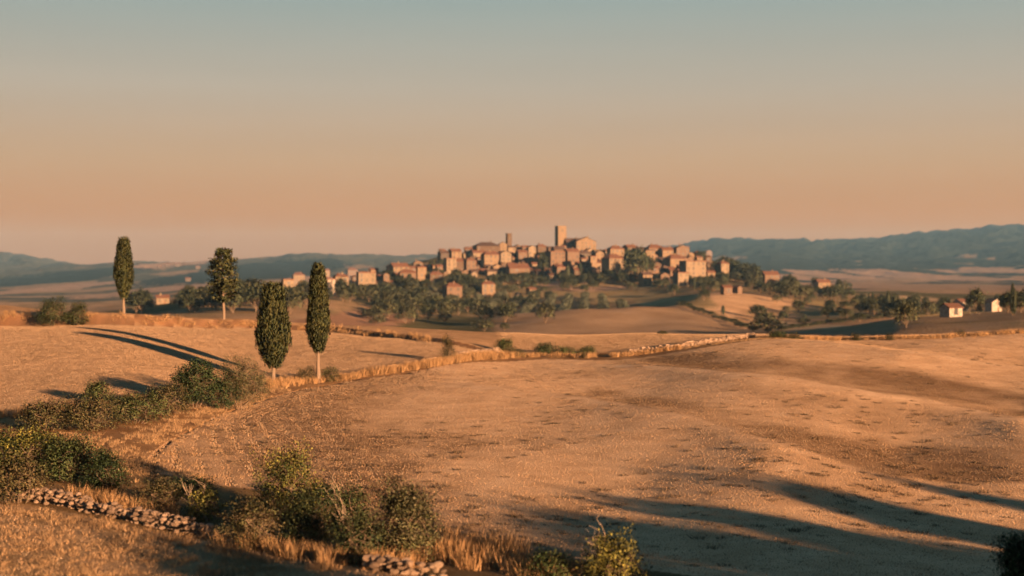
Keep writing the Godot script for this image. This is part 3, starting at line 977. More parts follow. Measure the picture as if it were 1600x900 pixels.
# houses: label, category, x, z, width, depth, height, turn, wall, roof, shape, group, name
const HOUSES := [
	["low cream house with stepped roof just right of the broad cypress crown", "house", -149.4, -935.8, 6.8, 5.0, 9.8, 0.43, "wall_sand", "roof_tile", "flat", "", "stone_house"],
	["tall golden house behind the low cream house near the broad cypress", "house", -361.3, -2374.4, 19.9, 12.4, 24.8, 0.47, "wall_ochre", "roof_tile", "hip", "", "stone_house"],
	["bright white house beside the crown of the slender cypress", "house", -127.4, -984.5, 6.8, 5.0, 10.7, 0.62, "wall_white", "roof_tile", "flat", "", "stone_house"],
	["small golden house above the bright white house", "house", -449.0, -3385.3, 18.5, 11.6, 21.6, 0.44, "wall_ochre", "roof_tile", "gable", "", "stone_house"],
	["sand coloured house between the white house and the big pale block", "house", -142.7, -1172.5, 11.5, 7.2, 11.7, 0.45, "wall_sand", "roof_tile", "hip", "", "stone_house"],
	["house with terracotta roof behind the western outskirts", "house", -413.1, -3625.1, 27.7, 17.3, 21.4, 0.48, "wall_rose", "roof_tile", "hip", "", "stone_house"],
	["big pale wall-like block at the western foot of the town", "house", -107.8, -1038.8, 12.9, 8.0, 14.7, 0.32, "wall_sand", "roof_tile", "flat", "", "stone_house"],
	["small house peeping over the big pale western block", "house", -127.4, -1296.4, 7.5, 5.0, 7.7, 0.45, "wall_ochre", "roof_tile", "gable", "", "stone_house"],
	["narrow rosy house at the start of the western row", "house", -102.8, -1140.8, 5.0, 5.0, 10.9, 0.50, "wall_rose", "roof_tile", "gable_front", "", "stone_house"],
	["long row house with sunlit stepped roofs on the western ridge", "house", -102.9, -1278.3, 15.8, 9.9, 10.5, 0.57, "wall_ochre", "roof_tile", "gable", "", "stone_house"],
	["broad rosy house in half shade below the long row house", "house", -86.7, -1162.1, 13.5, 8.5, 12.7, 0.29, "wall_rose", "roof_tile", "hip", "", "stone_house"],
	["bright golden end house next to the broad rosy house", "house", -75.9, -1174.8, 7.7, 5.0, 13.4, 0.37, "wall_ochre", "roof_tile", "flat", "", "stone_house"],
	["brown house under the tall bright block on the western slope", "house", -63.5, -1172.0, 11.1, 6.9, 11.2, 0.29, "wall_brown", "roof_tile", "hip", "", "stone_house"],
	["tall bright block standing clear on the western slope", "house", -56.9, -1288.5, 10.3, 6.4, 14.7, 0.57, "wall_sand", "roof_tile", "flat", "", "stone_house"],
	["rosy villa with hipped roof alone low on the slope, left one of two", "house", -43.8, -1029.0, 12.4, 7.7, 11.7, 0.53, "wall_rose", "roof_tile", "hip", "", "stone_house"],
	["golden villa alone low on the slope, right one of two", "house", -18.9, -1091.9, 10.3, 6.5, 12.9, 0.27, "wall_ochre", "roof_tile", "hip", "", "stone_house"],
	["golden house at the western end of the upper town", "house", -59.2, -1452.7, 12.2, 7.6, 9.9, 0.64, "wall_ochre", "roof_tile", "gable", "", "stone_house"],
	["dark roofed house at the western edge of the upper town", "house", -69.1, -1412.8, 9.8, 6.1, 10.9, 0.64, "wall_grey", "roof_dark", "gable", "", "stone_house"],
	["rosy square house right of the tall bright block", "house", -39.7, -1323.2, 9.6, 6.0, 13.2, 0.51, "wall_rose", "roof_tile", "hip", "", "stone_house"],
	["brown house squeezed between tall bright block and rosy square house", "house", -50.0, -1323.3, 9.6, 6.0, 11.4, 0.50, "wall_brown", "roof_tile", "gable", "", "stone_house"],
	["long convent building with dark roof on the crest", "house", -27.5, -1511.1, 26.4, 16.5, 13.1, 0.31, "wall_brown", "roof_dark", "hip", "", "stone_house"],
	["sunlit gabled end adjoining the long dark roofed convent", "house", -10.0, -1512.2, 8.3, 5.2, 13.1, 0.26, "wall_ochre", "roof_dark", "gable_front", "", "stone_house"],
	["wide golden house below the long convent", "house", -22.1, -1369.4, 14.5, 9.0, 16.2, 0.46, "wall_ochre", "roof_tile", "hip", "", "stone_house"],
	["bright gabled house under the slim tower", "house", -6.7, -1401.1, 10.7, 6.7, 14.7, 0.27, "wall_sand", "roof_tile", "gable_front", "", "stone_house"],
	["long low rosy house with bright end below the slim tower", "house", 5.0, -1300.6, 19.4, 12.1, 13.6, 0.33, "wall_rose", "roof_tile", "gable", "", "stone_house"],
	["small pale house directly beneath the long convent", "house", -35.5, -1446.1, 11.6, 7.2, 9.2, 0.35, "wall_sand", "roof_tile", "gable", "", "stone_house"],
	["rosy house right of the slim tower", "house", 10.4, -1430.0, 9.4, 5.9, 12.4, 0.26, "wall_rose", "roof_tile", "gable", "", "stone_house"],
	["narrow pale house midway between the two towers", "house", 19.8, -1448.8, 8.4, 5.3, 14.5, 0.44, "wall_sand", "roof_tile", "gable_front", "", "stone_house"],
	["brown roofed house just left of the big tower", "house", 30.3, -1480.7, 9.7, 6.1, 12.8, 0.43, "wall_brown", "roof_tile", "hip", "", "stone_house"],
	["wide rosy wall-like house in front of the big tower", "house", 41.8, -1372.6, 17.0, 10.6, 15.6, 0.59, "wall_rose", "roof_tile", "flat", "", "stone_house"],
	["dark roofed house at the foot of the big tower", "house", 48.8, -1489.3, 13.0, 8.1, 9.5, 0.46, "wall_brown", "roof_dark", "gable", "", "stone_house"],
	["rosy house below the church roof", "house", 58.0, -1377.2, 13.5, 8.5, 17.5, 0.51, "wall_rose", "roof_tile", "gable", "", "stone_house"],
	["grey house with dark roof in front of the church", "house", 73.5, -1442.1, 12.6, 7.9, 9.2, 0.45, "wall_grey", "roof_dark", "hip", "", "stone_house"],
	["small golden gabled house right below the church front", "house", 86.8, -1413.5, 9.3, 5.8, 10.9, 0.51, "wall_ochre", "roof_tile", "gable_front", "", "stone_house"],
	["narrow bright house like a turret below the church", "house", 76.8, -1340.4, 6.8, 5.0, 12.8, 0.43, "wall_ochre", "roof_tile", "flat", "", "stone_house"],
	["golden house with red roof right of the church", "house", 106.2, -1445.5, 15.3, 9.5, 13.2, 0.36, "wall_ochre", "roof_tile", "hip", "", "stone_house"],
	["rosy house on the crest right of the golden red roofed house", "house", 123.4, -1470.2, 13.4, 8.4, 11.4, 0.65, "wall_rose", "roof_tile", "gable", "", "stone_house"],
	["large sand coloured palace in the middle of the eastern town", "house", 93.1, -1298.6, 18.4, 11.5, 19.5, 0.65, "wall_sand", "roof_tile", "hip", "", "stone_house"],
	["slim golden house next to the large sand palace", "house", 116.3, -1385.6, 7.6, 5.0, 12.0, 0.59, "wall_ochre", "roof_tile", "flat", "", "stone_house"],
	["rosy house behind the great dark trees on the crest", "house", 132.3, -1446.4, 8.4, 5.3, 11.2, 0.53, "wall_rose", "roof_dark", "gable", "", "stone_house"],
	["golden house right of the great dark trees", "house", 135.1, -1387.9, 10.1, 6.3, 13.3, 0.38, "wall_ochre", "roof_dark", "flat", "", "stone_house"],
	["house with broad rosy roof on the eastern crest", "house", 146.1, -1446.2, 16.8, 10.5, 13.8, 0.34, "wall_rose", "roof_tile", "hip", "", "stone_house"],
	["golden gabled house following the broad rosy roof", "house", 155.8, -1417.8, 12.9, 8.1, 12.9, 0.37, "wall_ochre", "roof_tile", "gable", "", "stone_house"],
	["stepped rosy house near the eastern end of the crest", "house", 170.7, -1418.6, 13.9, 8.7, 14.8, 0.28, "wall_rose", "roof_tile", "gable_front", "", "stone_house"],
	["long golden house on the terrace of the eastern town", "house", 154.9, -1340.8, 19.5, 12.2, 12.8, 0.56, "wall_ochre", "roof_tile", "hip", "", "stone_house"],
	["largest bright block of the eastern end", "house", 158.9, -1238.3, 19.8, 12.4, 16.9, 0.41, "wall_sand", "roof_tile", "flat", "", "stone_house"],
	["cream house on the terrace below the largest bright eastern block", "house", 139.1, -1159.9, 11.4, 7.1, 11.6, 0.59, "wall_sand", "roof_tile", "flat", "", "stone_house"],
	["small golden house right of the largest eastern block", "house", 175.3, -1245.3, 7.7, 5.0, 9.1, 0.40, "wall_ochre", "roof_tile", "gable", "", "stone_house"],
	["last tall house at the eastern end, with overhanging roof", "house", 192.2, -1282.4, 9.8, 6.1, 15.8, 0.63, "wall_sand", "roof_tile", "hip", "", "stone_house"],
	["golden house below the great dark trees on the slope", "house", 113.5, -1196.7, 10.0, 6.3, 12.0, 0.59, "wall_ochre", "roof_dark", "gable", "", "stone_house"],
	["rosy house between the two cream terraced houses of the east", "house", 131.7, -1216.5, 8.0, 5.0, 8.9, 0.25, "wall_rose", "roof_tile", "gable_front", "", "stone_house"],
	["rosy cottage under the last tall eastern house", "house", 137.1, -899.7, 5.9, 5.0, 6.1, 0.33, "wall_rose", "roof_tile", "gable", "", "stone_house"],
	["tiny rosy cottage furthest down the eastern shoulder", "house", 149.5, -933.3, 4.1, 5.0, 5.1, 0.61, "wall_rose", "roof_tile", "gable_front", "", "stone_house"],
	["tiny white hut above the olive rows", "hut", 4.5, -1101.0, 4.0, 5.0, 5.0, 0.44, "wall_white", "roof_tile", "gable_front", "", "stone_house"],
	["small sand hut on the slope above the white hut", "hut", 15.6, -1146.4, 6.7, 5.0, 6.3, 0.64, "wall_sand", "roof_tile", "gable", "", "stone_house"],
	["rosy terrace house low under the wide rosy wall", "house", 44.7, -1309.4, 8.6, 5.4, 7.7, 0.41, "wall_rose", "roof_tile", "flat", "", "stone_house"],
	["brown house on the terrace below the church", "house", 60.6, -1293.9, 8.5, 5.3, 8.2, 0.28, "wall_brown", "roof_tile", "gable", "", "stone_house"],
	["pale cottage above the golden villa", "house", -35.0, -1261.9, 5.5, 5.0, 6.3, 0.50, "wall_sand", "roof_tile", "gable_front", "", "stone_house"],
	["pale cottage at the head of the olive grove", "house", 35.3, -1261.9, 6.0, 5.0, 6.9, 0.56, "wall_sand", "roof_tile", "gable", "", "stone_house"],
	["golden farmhouse on the shoulder right of the town", "house", 279.8, -1269.2, 12.5, 7.8, 11.5, 0.36, "wall_ochre", "roof_tile", "gable", "", "farmhouse"],
	["rosy farmhouse between trees on the eastern shoulder", "house", 241.0, -1314.4, 14.4, 9.0, 12.0, 0.28, "wall_rose", "roof_tile", "gable", "", "farmhouse"],
	["white farmhouse with brown roof behind the brown field", "house", 144.4, -462.7, 5.1, 5.0, 4.4, 0.38, "wall_white", "roof_tile", "gable", "", "farmhouse"],
	["pale barn behind the white farmhouse", "barn", 268.8, -842.3, 7.1, 5.0, 6.9, 0.64, "wall_white", "roof_tile", "gable", "", "farmhouse"],
	["white gabled cottage among dark trees near the far right", "house", 280.9, -821.0, 8.4, 5.2, 7.5, 0.55, "wall_white", "roof_dark", "gable_front", "", "stone_house"],
	["long low pale house in the trees between the two far trees", "house", -258.7, -1041.5, 9.1, 5.7, 6.6, 0.30, "wall_sand", "roof_tile", "gable", "", "stone_house"],
	["rosy farmhouse on the hill between the two far trees", "house", -749, -3252, 12.4, 9.3, 9.8, 0.3, "wall_grey", "roof_tile", "gable", "", "farmhouse"],
	["pale farmhouse on the ridge left of the ragged tree", "house", -962, -4308, 14.1, 10.6, 9.7, 0.3, "wall_grey", "roof_tile", "gable", "", "farmhouse"],
	["left house of the hamlet on the brown ridge", "house", -1153, -4604, 11.3, 8.5, 8.1, 0.3, "wall_grey", "roof_tile", "gable", "", "farmhouse"],
	["middle house of the hamlet on the brown ridge", "house", -1141, -4666, 14.0, 10.5, 9.3, 0.3, "wall_grey", "roof_tile", "gable", "", "farmhouse"],
	["right house of the hamlet on the brown ridge", "house", -1090, -4584, 16.3, 12.2, 9.2, 0.3, "wall_grey", "roof_tile", "gable", "", "farmhouse"],
	["big square bell tower with open top, the tallest building of the town", "tower", 53.2, -1541.6, 9.8, 8.4, 26.6, 0.42, "wall_ochre", "roof_tile", "tower", "", "bell_tower"],
	["slim square tower beside the long convent", "tower", -3.5, -1538.6, 5.2, 4.9, 19.5, 0.4, "wall_brown", "roof_tile", "tower", "", "slim_tower"],
	["church front, broad sunlit gable right of the big bell tower", "church", 79.4, -1522.7, 22.1, 6.9, 16.6, 0.25, "wall_ochre", "roof_tile", "gable_front", "", "church"],
	["church nave with long dark roof next to the big bell tower", "church", 66.8, -1541.5, 18.1, 9.7, 13.9, 0.25, "wall_grey", "roof_dark", "gable", "", "church"],
]
const SMALL_HOUSES := [
	["small stone house tucked between the other houses of the hill town", "house", -22.5, -1395.6, 7.4, 4.4, 5.7, 0.31, "wall_ochre", "roof_tile", "gable", "small houses of the town", "stone_house"],
	["small stone house tucked between the other houses of the hill town", "house", 33.7, -1333.4, 8.0, 4.8, 5.2, 0.33, "wall_rose", "roof_tile", "gable", "small houses of the town", "stone_house"],
	["small stone house tucked between the other houses of the hill town", "house", -0.9, -1359.0, 6.6, 3.9, 5.9, 0.62, "wall_rose", "roof_dark", "hip", "small houses of the town", "stone_house"],
	["small stone house tucked between the other houses of the hill town", "house", -27.0, -1313.2, 8.7, 5.2, 5.5, 0.25, "wall_rose", "roof_tile", "gable", "small houses of the town", "stone_house"],
	["small stone house tucked between the other houses of the hill town", "house", 171.2, -1302.2, 7.6, 4.6, 6.0, 0.37, "wall_rose", "roof_tile", "hip", "small houses of the town", "stone_house"],
	["small stone house tucked between the other houses of the hill town", "house", -47.2, -1563.3, 11.2, 6.7, 6.5, 0.20, "wall_rose", "roof_tile", "gable", "small houses of the town", "stone_house"],
	["small stone house tucked between the other houses of the hill town", "house", 9.0, -1495.9, 9.4, 5.6, 5.7, 0.34, "wall_brown", "roof_dark", "gable", "small houses of the town", "stone_house"],
	["small stone house tucked between the other houses of the hill town", "house", 4.7, -1328.8, 5.8, 3.5, 4.9, 0.20, "wall_ochre", "roof_tile", "hip", "small houses of the town", "stone_house"],
	["small stone house tucked between the other houses of the hill town", "house", 2.0, -1433.0, 5.5, 3.3, 5.8, 0.49, "wall_ochre", "roof_tile", "gable", "small houses of the town", "stone_house"],
	["small stone house tucked between the other houses of the hill town", "house", 28.5, -1395.1, 5.7, 3.4, 6.2, 0.59, "wall_brown", "roof_dark", "gable_front", "small houses of the town", "stone_house"],
	["small stone house tucked between the other houses of the hill town", "house", 153.3, -1275.6, 7.7, 4.6, 6.6, 0.44, "wall_rose", "roof_tile", "gable", "small houses of the town", "stone_house"],
	["small stone house tucked between the other houses of the hill town", "house", 91.2, -1480.4, 5.6, 3.3, 5.4, 0.46, "wall_rose", "roof_dark", "gable", "small houses of the town", "stone_house"],
	["small stone house tucked between the other houses of the hill town", "house", 99.7, -1393.6, 8.8, 5.3, 6.1, 0.35, "wall_rose", "roof_tile", "hip", "small houses of the town", "stone_house"],
	["small stone house tucked between the other houses of the hill town", "house", 112.4, -1331.0, 9.3, 5.6, 5.9, 0.55, "wall_rose", "roof_dark", "hip", "small houses of the town", "stone_house"],
	["small stone house tucked between the other houses of the hill town", "house", 132.2, -1308.5, 7.5, 4.5, 6.6, 0.32, "wall_rose", "roof_tile", "gable", "small houses of the town", "stone_house"],
	["small stone house tucked between the other houses of the hill town", "house", 743.5, -6749.3, 43.0, 25.8, 25.0, 0.36, "wall_sand", "roof_tile", "gable_front", "small houses of the town", "stone_house"],
	["small stone house tucked between the other houses of the hill town", "house", 43.3, -1339.4, 9.3, 5.6, 7.6, 0.60, "wall_brown", "roof_tile", "gable", "small houses of the town", "stone_house"],
	["small stone house tucked between the other houses of the hill town", "house", 59.5, -1327.1, 8.9, 5.4, 7.0, 0.57, "wall_sand", "roof_tile", "gable_front", "small houses of the town", "stone_house"],
	["small stone house tucked between the other houses of the hill town", "house", 192.5, -1464.1, 6.2, 3.7, 6.8, 0.54, "wall_brown", "roof_tile", "hip", "small houses of the town", "stone_house"],
	["small stone house tucked between the other houses of the hill town", "house", 55.0, -1511.6, 5.7, 3.4, 8.5, 0.61, "wall_sand", "roof_tile", "gable", "small houses of the town", "stone_house"],
	["small stone house tucked between the other houses of the hill town", "house", 797.3, -7878.8, 32.6, 19.5, 36.8, 0.48, "wall_rose", "roof_tile", "hip", "small houses of the town", "stone_house"],
	["small stone house tucked between the other houses of the hill town", "house", -55.0, -1340.1, 7.1, 4.2, 6.8, 0.64, "wall_sand", "roof_tile", "gable", "small houses of the town", "stone_house"],
	["small stone house tucked between the other houses of the hill town", "house", 99.7, -1327.5, 9.5, 5.7, 6.9, 0.60, "wall_rose", "roof_tile", "gable", "small houses of the town", "stone_house"],
	["small stone house tucked between the other houses of the hill town", "house", 54.4, -1354.2, 5.8, 3.5, 5.8, 0.55, "wall_brown", "roof_dark", "gable_front", "small houses of the town", "stone_house"],
	["small stone house tucked between the other houses of the hill town", "house", 22.0, -1371.2, 7.6, 4.6, 6.9, 0.51, "wall_sand", "roof_tile", "gable", "small houses of the town", "stone_house"],
	["small stone house tucked between the other houses of the hill town", "house", -43.1, -1291.5, 8.1, 4.9, 5.1, 0.31, "wall_rose", "roof_tile", "gable_front", "small houses of the town", "stone_house"],
	["small stone house tucked between the other houses of the hill town", "house", 25.1, -1514.7, 7.9, 4.8, 7.4, 0.45, "wall_sand", "roof_dark", "hip", "small houses of the town", "stone_house"],
	["small stone house tucked between the other houses of the hill town", "house", 66.0, -1323.9, 7.5, 4.5, 5.8, 0.55, "wall_ochre", "roof_tile", "gable", "small houses of the town", "stone_house"],
	["small stone house tucked between the other houses of the hill town", "house", 143.9, -1279.3, 7.1, 4.3, 6.3, 0.42, "wall_rose", "roof_tile", "gable", "small houses of the town", "stone_house"],
	["small stone house tucked between the other houses of the hill town", "house", 183.8, -1453.8, 7.8, 4.7, 5.7, 0.29, "wall_ochre", "roof_tile", "gable_front", "small houses of the town", "stone_house"],
	["small stone house tucked between the other houses of the hill town", "house", -33.9, -1337.6, 5.0, 3.0, 5.5, 0.62, "wall_rose", "roof_dark", "gable", "small houses of the town", "stone_house"],
	["small stone house tucked between the other houses of the hill town", "house", -9.1, -1374.8, 6.6, 4.0, 6.1, 0.54, "wall_brown", "roof_tile", "gable_front", "small houses of the town", "stone_house"],
	["small stone house tucked between the other houses of the hill town", "house", 101.7, -1487.8, 9.4, 5.6, 5.8, 0.47, "wall_sand", "roof_tile", "gable", "small houses of the town", "stone_house"],
	["small stone house tucked between the other houses of the hill town", "house", 69.2, -1456.7, 6.4, 3.8, 7.1, 0.36, "wall_sand", "roof_dark", "gable", "small houses of the town", "stone_house"],
	["small stone house tucked between the other houses of the hill town", "house", 47.8, -1431.4, 7.4, 4.4, 6.9, 0.69, "wall_rose", "roof_tile", "gable", "small houses of the town", "stone_house"],
	["small stone house tucked between the other houses of the hill town", "house", 184.5, -1311.0, 5.4, 3.2, 5.5, 0.23, "wall_brown", "roof_tile", "gable_front", "small houses of the town", "stone_house"],
	["small stone house tucked between the other houses of the hill town", "house", 122.3, -1511.7, 6.6, 4.0, 7.8, 0.57, "wall_sand", "roof_dark", "gable_front", "small houses of the town", "stone_house"],
	["small stone house tucked between the other houses of the hill town", "house", -14.8, -1337.7, 9.7, 5.8, 7.7, 0.45, "wall_ochre", "roof_tile", "gable_front", "small houses of the town", "stone_house"],
	["small stone house tucked between the other houses of the hill town", "house", -51.0, -1394.8, 7.5, 4.5, 5.1, 0.25, "wall_rose", "roof_tile", "gable", "small houses of the town", "stone_house"],
	["small stone house tucked between the other houses of the hill town", "house", 175.9, -1348.6, 6.6, 3.9, 6.9, 0.21, "wall_brown", "roof_tile", "gable_front", "small houses of the town", "stone_house"],
	["small stone house tucked between the other houses of the hill town", "house", -61.2, -1340.5, 8.5, 5.1, 5.7, 0.56, "wall_brown", "roof_dark", "hip", "small houses of the town", "stone_house"],
	["small stone house tucked between the other houses of the hill town", "house", 40.6, -1521.1, 6.6, 4.0, 6.8, 0.69, "wall_brown", "roof_dark", "gable", "small houses of the town", "stone_house"],
	["small stone house tucked between the other houses of the hill town", "house", 143.3, -1507.8, 10.6, 6.4, 6.0, 0.68, "wall_sand", "roof_dark", "hip", "small houses of the town", "stone_house"],
	["small stone house tucked between the other houses of the hill town", "house", -38.5, -1370.6, 7.3, 4.4, 5.6, 0.32, "wall_brown", "roof_tile", "gable", "small houses of the town", "stone_house"],
	["small stone house tucked between the other houses of the hill town", "house", 108.6, -1399.4, 6.4, 3.9, 6.9, 0.67, "wall_ochre", "roof_tile", "hip", "small houses of the town", "stone_house"],
	["small stone house tucked between the other houses of the hill town", "house", 158.8, -1317.6, 7.8, 4.7, 5.9, 0.42, "wall_rose", "roof_tile", "gable", "small houses of the town", "stone_house"],
	["small stone house tucked between the other houses of the hill town", "house", 60.9, -1470.1, 7.2, 4.3, 7.8, 0.52, "wall_rose", "roof_tile", "hip", "small houses of the town", "stone_house"],
	["small stone house tucked between the other houses of the hill town", "house", 92.3, -1335.1, 5.9, 3.5, 6.1, 0.28, "wall_rose", "roof_tile", "gable", "small houses of the town", "stone_house"],
	["small stone house tucked between the other houses of the hill town", "house", 783.6, -5638.5, 31.8, 19.1, 30.1, 0.55, "wall_rose", "roof_tile", "gable_front", "small houses of the town", "stone_house"],
	["small stone house tucked between the other houses of the hill town", "house", 176.4, -1400.8, 7.0, 4.2, 5.4, 0.58, "wall_rose", "roof_tile", "gable_front", "small houses of the town", "stone_house"],
	["small stone house tucked between the other houses of the hill town", "house", 771.1, -6580.1, 25.9, 15.6, 32.4, 0.32, "wall_sand", "roof_dark", "gable", "small houses of the town", "stone_house"],
	["small stone house tucked between the other houses of the hill town", "house", 11.0, -1369.0, 8.4, 5.1, 5.9, 0.53, "wall_rose", "roof_dark", "gable", "small houses of the town", "stone_house"],
	["small stone house tucked between the other houses of the hill town", "house", 176.1, -1456.1, 7.2, 4.3, 6.5, 0.50, "wall_brown", "roof_dark", "hip", "small houses of the town", "stone_house"],
	["small stone house tucked between the other houses of the hill town", "house", 27.8, -1434.6, 7.2, 4.3, 5.9, 0.59, "wall_brown", "roof_tile", "hip", "small houses of the town", "stone_house"],
	["small stone house tucked between the other houses of the hill town", "house", 5.8, -1539.7, 8.5, 5.1, 7.5, 0.65, "wall_rose", "roof_tile", "gable_front", "small houses of the town", "stone_house"],
	["small stone house tucked between the other houses of the hill town", "house", 75.7, -1297.0, 7.8, 4.7, 7.1, 0.59, "wall_rose", "roof_dark", "gable", "small houses of the town", "stone_house"],
	["small stone house tucked between the other houses of the hill town", "house", -24.2, -1536.4, 8.2, 4.9, 7.6, 0.65, "wall_sand", "roof_dark", "hip", "small houses of the town", "stone_house"],
	["small stone house tucked between the other houses of the hill town", "house", 810.2, -6549.4, 26.4, 15.9, 26.6, 0.29, "wall_sand", "roof_tile", "gable", "small houses of the town", "stone_house"],
	["small stone house tucked between the other houses of the hill town", "house", 21.5, -1403.7, 10.0, 6.0, 6.6, 0.25, "wall_ochre", "roof_tile", "gable_front", "small houses of the town", "stone_house"],
	["small stone house tucked between the other houses of the hill town", "house", -12.0, -1536.0, 10.9, 6.5, 8.4, 0.25, "wall_brown", "roof_dark", "gable", "small houses of the town", "stone_house"],
	["small stone house tucked between the other houses of the hill town", "house", 189.9, -1364.6, 6.1, 3.7, 5.0, 0.69, "wall_brown", "roof_dark", "hip", "small houses of the town", "stone_house"],
	["small stone house tucked between the other houses of the hill town", "house", 57.6, -1429.3, 9.3, 5.6, 7.5, 0.58, "wall_brown", "roof_tile", "gable", "small houses of the town", "stone_house"],
	["small stone house tucked between the other houses of the hill town", "house", 17.0, -1321.0, 7.5, 4.5, 7.0, 0.40, "wall_ochre", "roof_tile", "gable", "small houses of the town", "stone_house"],
	["small stone house tucked between the other houses of the hill town", "house", 108.1, -1291.1, 8.4, 5.0, 6.6, 0.68, "wall_rose", "roof_dark", "gable", "small houses of the town", "stone_house"],
	["small stone house tucked between the other houses of the hill town", "house", 110.3, -1484.3, 7.4, 4.5, 7.1, 0.44, "wall_ochre", "roof_dark", "gable_front", "small houses of the town", "stone_house"],
	["small stone house tucked between the other houses of the hill town", "house", 125.7, -1303.2, 7.3, 4.4, 5.8, 0.53, "wall_brown", "roof_dark", "gable", "small houses of the town", "stone_house"],
	["small stone house tucked between the other houses of the hill town", "house", -20.3, -1300.9, 9.2, 5.5, 6.7, 0.63, "wall_sand", "roof_dark", "gable", "small houses of the town", "stone_house"],
	["small stone house tucked between the other houses of the hill town", "house", 83.8, -1328.6, 4.9, 2.9, 5.4, 0.27, "wall_sand", "roof_tile", "gable_front", "small houses of the town", "stone_house"],
	["small stone house tucked between the other houses of the hill town", "house", 11.4, -1397.5, 5.4, 3.3, 5.5, 0.46, "wall_brown", "roof_dark", "gable", "small houses of the town", "stone_house"],
	["small stone house tucked between the other houses of the hill town", "house", 49.6, -1401.6, 7.1, 4.3, 5.3, 0.48, "wall_rose", "roof_dark", "gable", "small houses of the town", "stone_house"],
	["small stone house tucked between the other houses of the hill town", "house", 10.4, -1459.0, 5.6, 3.4, 8.3, 0.48, "wall_brown", "roof_dark", "gable_front", "small houses of the town", "stone_house"],
	["small stone house tucked between the other houses of the hill town", "house", 70.7, -1388.2, 5.3, 3.2, 6.9, 0.33, "wall_sand", "roof_tile", "gable", "small houses of the town", "stone_house"],
	["small stone house tucked between the other houses of the hill town", "house", 80.4, -1470.7, 10.2, 6.1, 8.7, 0.65, "wall_sand", "roof_tile", "gable_front", "small houses of the town", "stone_house"],
	["small stone house tucked between the other houses of the hill town", "house", 14.4, -1530.1, 7.3, 4.4, 7.7, 0.23, "wall_rose", "roof_tile", "gable", "small houses of the town", "stone_house"],
	["small stone house tucked between the other houses of the hill town", "house", -31.7, -1414.5, 9.0, 5.4, 5.3, 0.40, "wall_sand", "roof_tile", "hip", "small houses of the town", "stone_house"],
	["small stone house tucked between the other houses of the hill town", "house", -15.8, -1441.8, 5.6, 3.4, 7.5, 0.68, "wall_rose", "roof_tile", "hip", "small houses of the town", "stone_house"],
	["small stone house tucked between the other houses of the hill town", "house", -63.2, -1384.5, 6.9, 4.1, 5.2, 0.28, "wall_rose", "roof_tile", "hip", "small houses of the town", "stone_house"],
	["small stone house tucked between the other houses of the hill town", "house", 132.5, -1361.2, 8.0, 4.8, 6.2, 0.45, "wall_sand", "roof_tile", "gable", "small houses of the town", "stone_house"],
	["small stone house tucked between the other houses of the hill town", "house", -6.1, -1420.2, 8.5, 5.1, 6.9, 0.66, "wall_brown", "roof_tile", "gable", "small houses of the town", "stone_house"],
	["small stone house tucked between the other houses of the hill town", "house", 115.4, -1287.0, 5.2, 3.1, 5.7, 0.66, "wall_brown", "roof_tile", "hip", "small houses of the town", "stone_house"],
	["small stone house tucked between the other houses of the hill town", "house", 74.0, -1534.3, 6.8, 4.1, 8.9, 0.28, "wall_sand", "roof_dark", "gable", "small houses of the town", "stone_house"],
	["small stone house tucked between the other houses of the hill town", "house", 23.8, -1309.4, 5.5, 3.3, 6.7, 0.67, "wall_brown", "roof_tile", "gable", "small houses of the town", "stone_house"],
	["small stone house tucked between the other houses of the hill town", "house", 196.4, -1411.2, 6.3, 3.8, 7.8, 0.26, "wall_brown", "roof_dark", "hip", "small houses of the town", "stone_house"],
	["small stone house tucked between the other houses of the hill town", "house", 87.4, -1441.2, 9.8, 5.9, 6.2, 0.43, "wall_rose", "roof_dark", "gable_front", "small houses of the town", "stone_house"],
	["small stone house tucked between the other houses of the hill town", "house", 152.9, -1359.8, 7.7, 4.6, 5.3, 0.58, "wall_rose", "roof_tile", "gable", "small houses of the town", "stone_house"],
	["small stone house tucked between the other houses of the hill town", "house", 50.1, -1327.5, 5.3, 3.2, 7.4, 0.29, "wall_ochre", "roof_tile", "gable_front", "small houses of the town", "stone_house"],
	["small stone house tucked between the other houses of the hill town", "house", 62.8, -1394.0, 8.9, 5.3, 5.2, 0.22, "wall_rose", "roof_tile", "gable", "small houses of the town", "stone_house"],
	["small stone house tucked between the other houses of the hill town", "house", 40.8, -1397.5, 9.4, 5.6, 5.5, 0.64, "wall_ochre", "roof_tile", "gable", "small houses of the town", "stone_house"],
	["small stone house tucked between the other houses of the hill town", "house", 123.1, -1375.4, 6.3, 3.8, 5.2, 0.63, "wall_brown", "roof_tile", "gable_front", "small houses of the town", "stone_house"],
	["small stone house tucked between the other houses of the hill town", "house", 166.0, -1321.2, 6.1, 3.6, 5.0, 0.64, "wall_rose", "roof_dark", "gable", "small houses of the town", "stone_house"],
	["small stone house tucked between the other houses of the hill town", "house", -48.0, -1361.3, 5.9, 3.5, 6.6, 0.46, "wall_brown", "roof_tile", "gable", "small houses of the town", "stone_house"],
	["small stone house tucked between the other houses of the hill town", "house", 40.2, -1443.5, 7.1, 4.2, 5.3, 0.39, "wall_ochre", "roof_dark", "gable", "small houses of the town", "stone_house"],
	["small stone house tucked between the other houses of the hill town", "house", 142.7, -1413.1, 6.6, 4.0, 7.1, 0.60, "wall_rose", "roof_dark", "gable_front", "small houses of the town", "stone_house"],
	["small stone house tucked between the other houses of the hill town", "house", -7.2, -1321.5, 8.9, 5.3, 7.5, 0.31, "wall_brown", "roof_dark", "gable", "small houses of the town", "stone_house"],
	["small stone house tucked between the other houses of the hill town", "house", 137.1, -1339.8, 8.8, 5.3, 7.3, 0.35, "wall_brown", "roof_tile", "gable_front", "small houses of the town", "stone_house"],
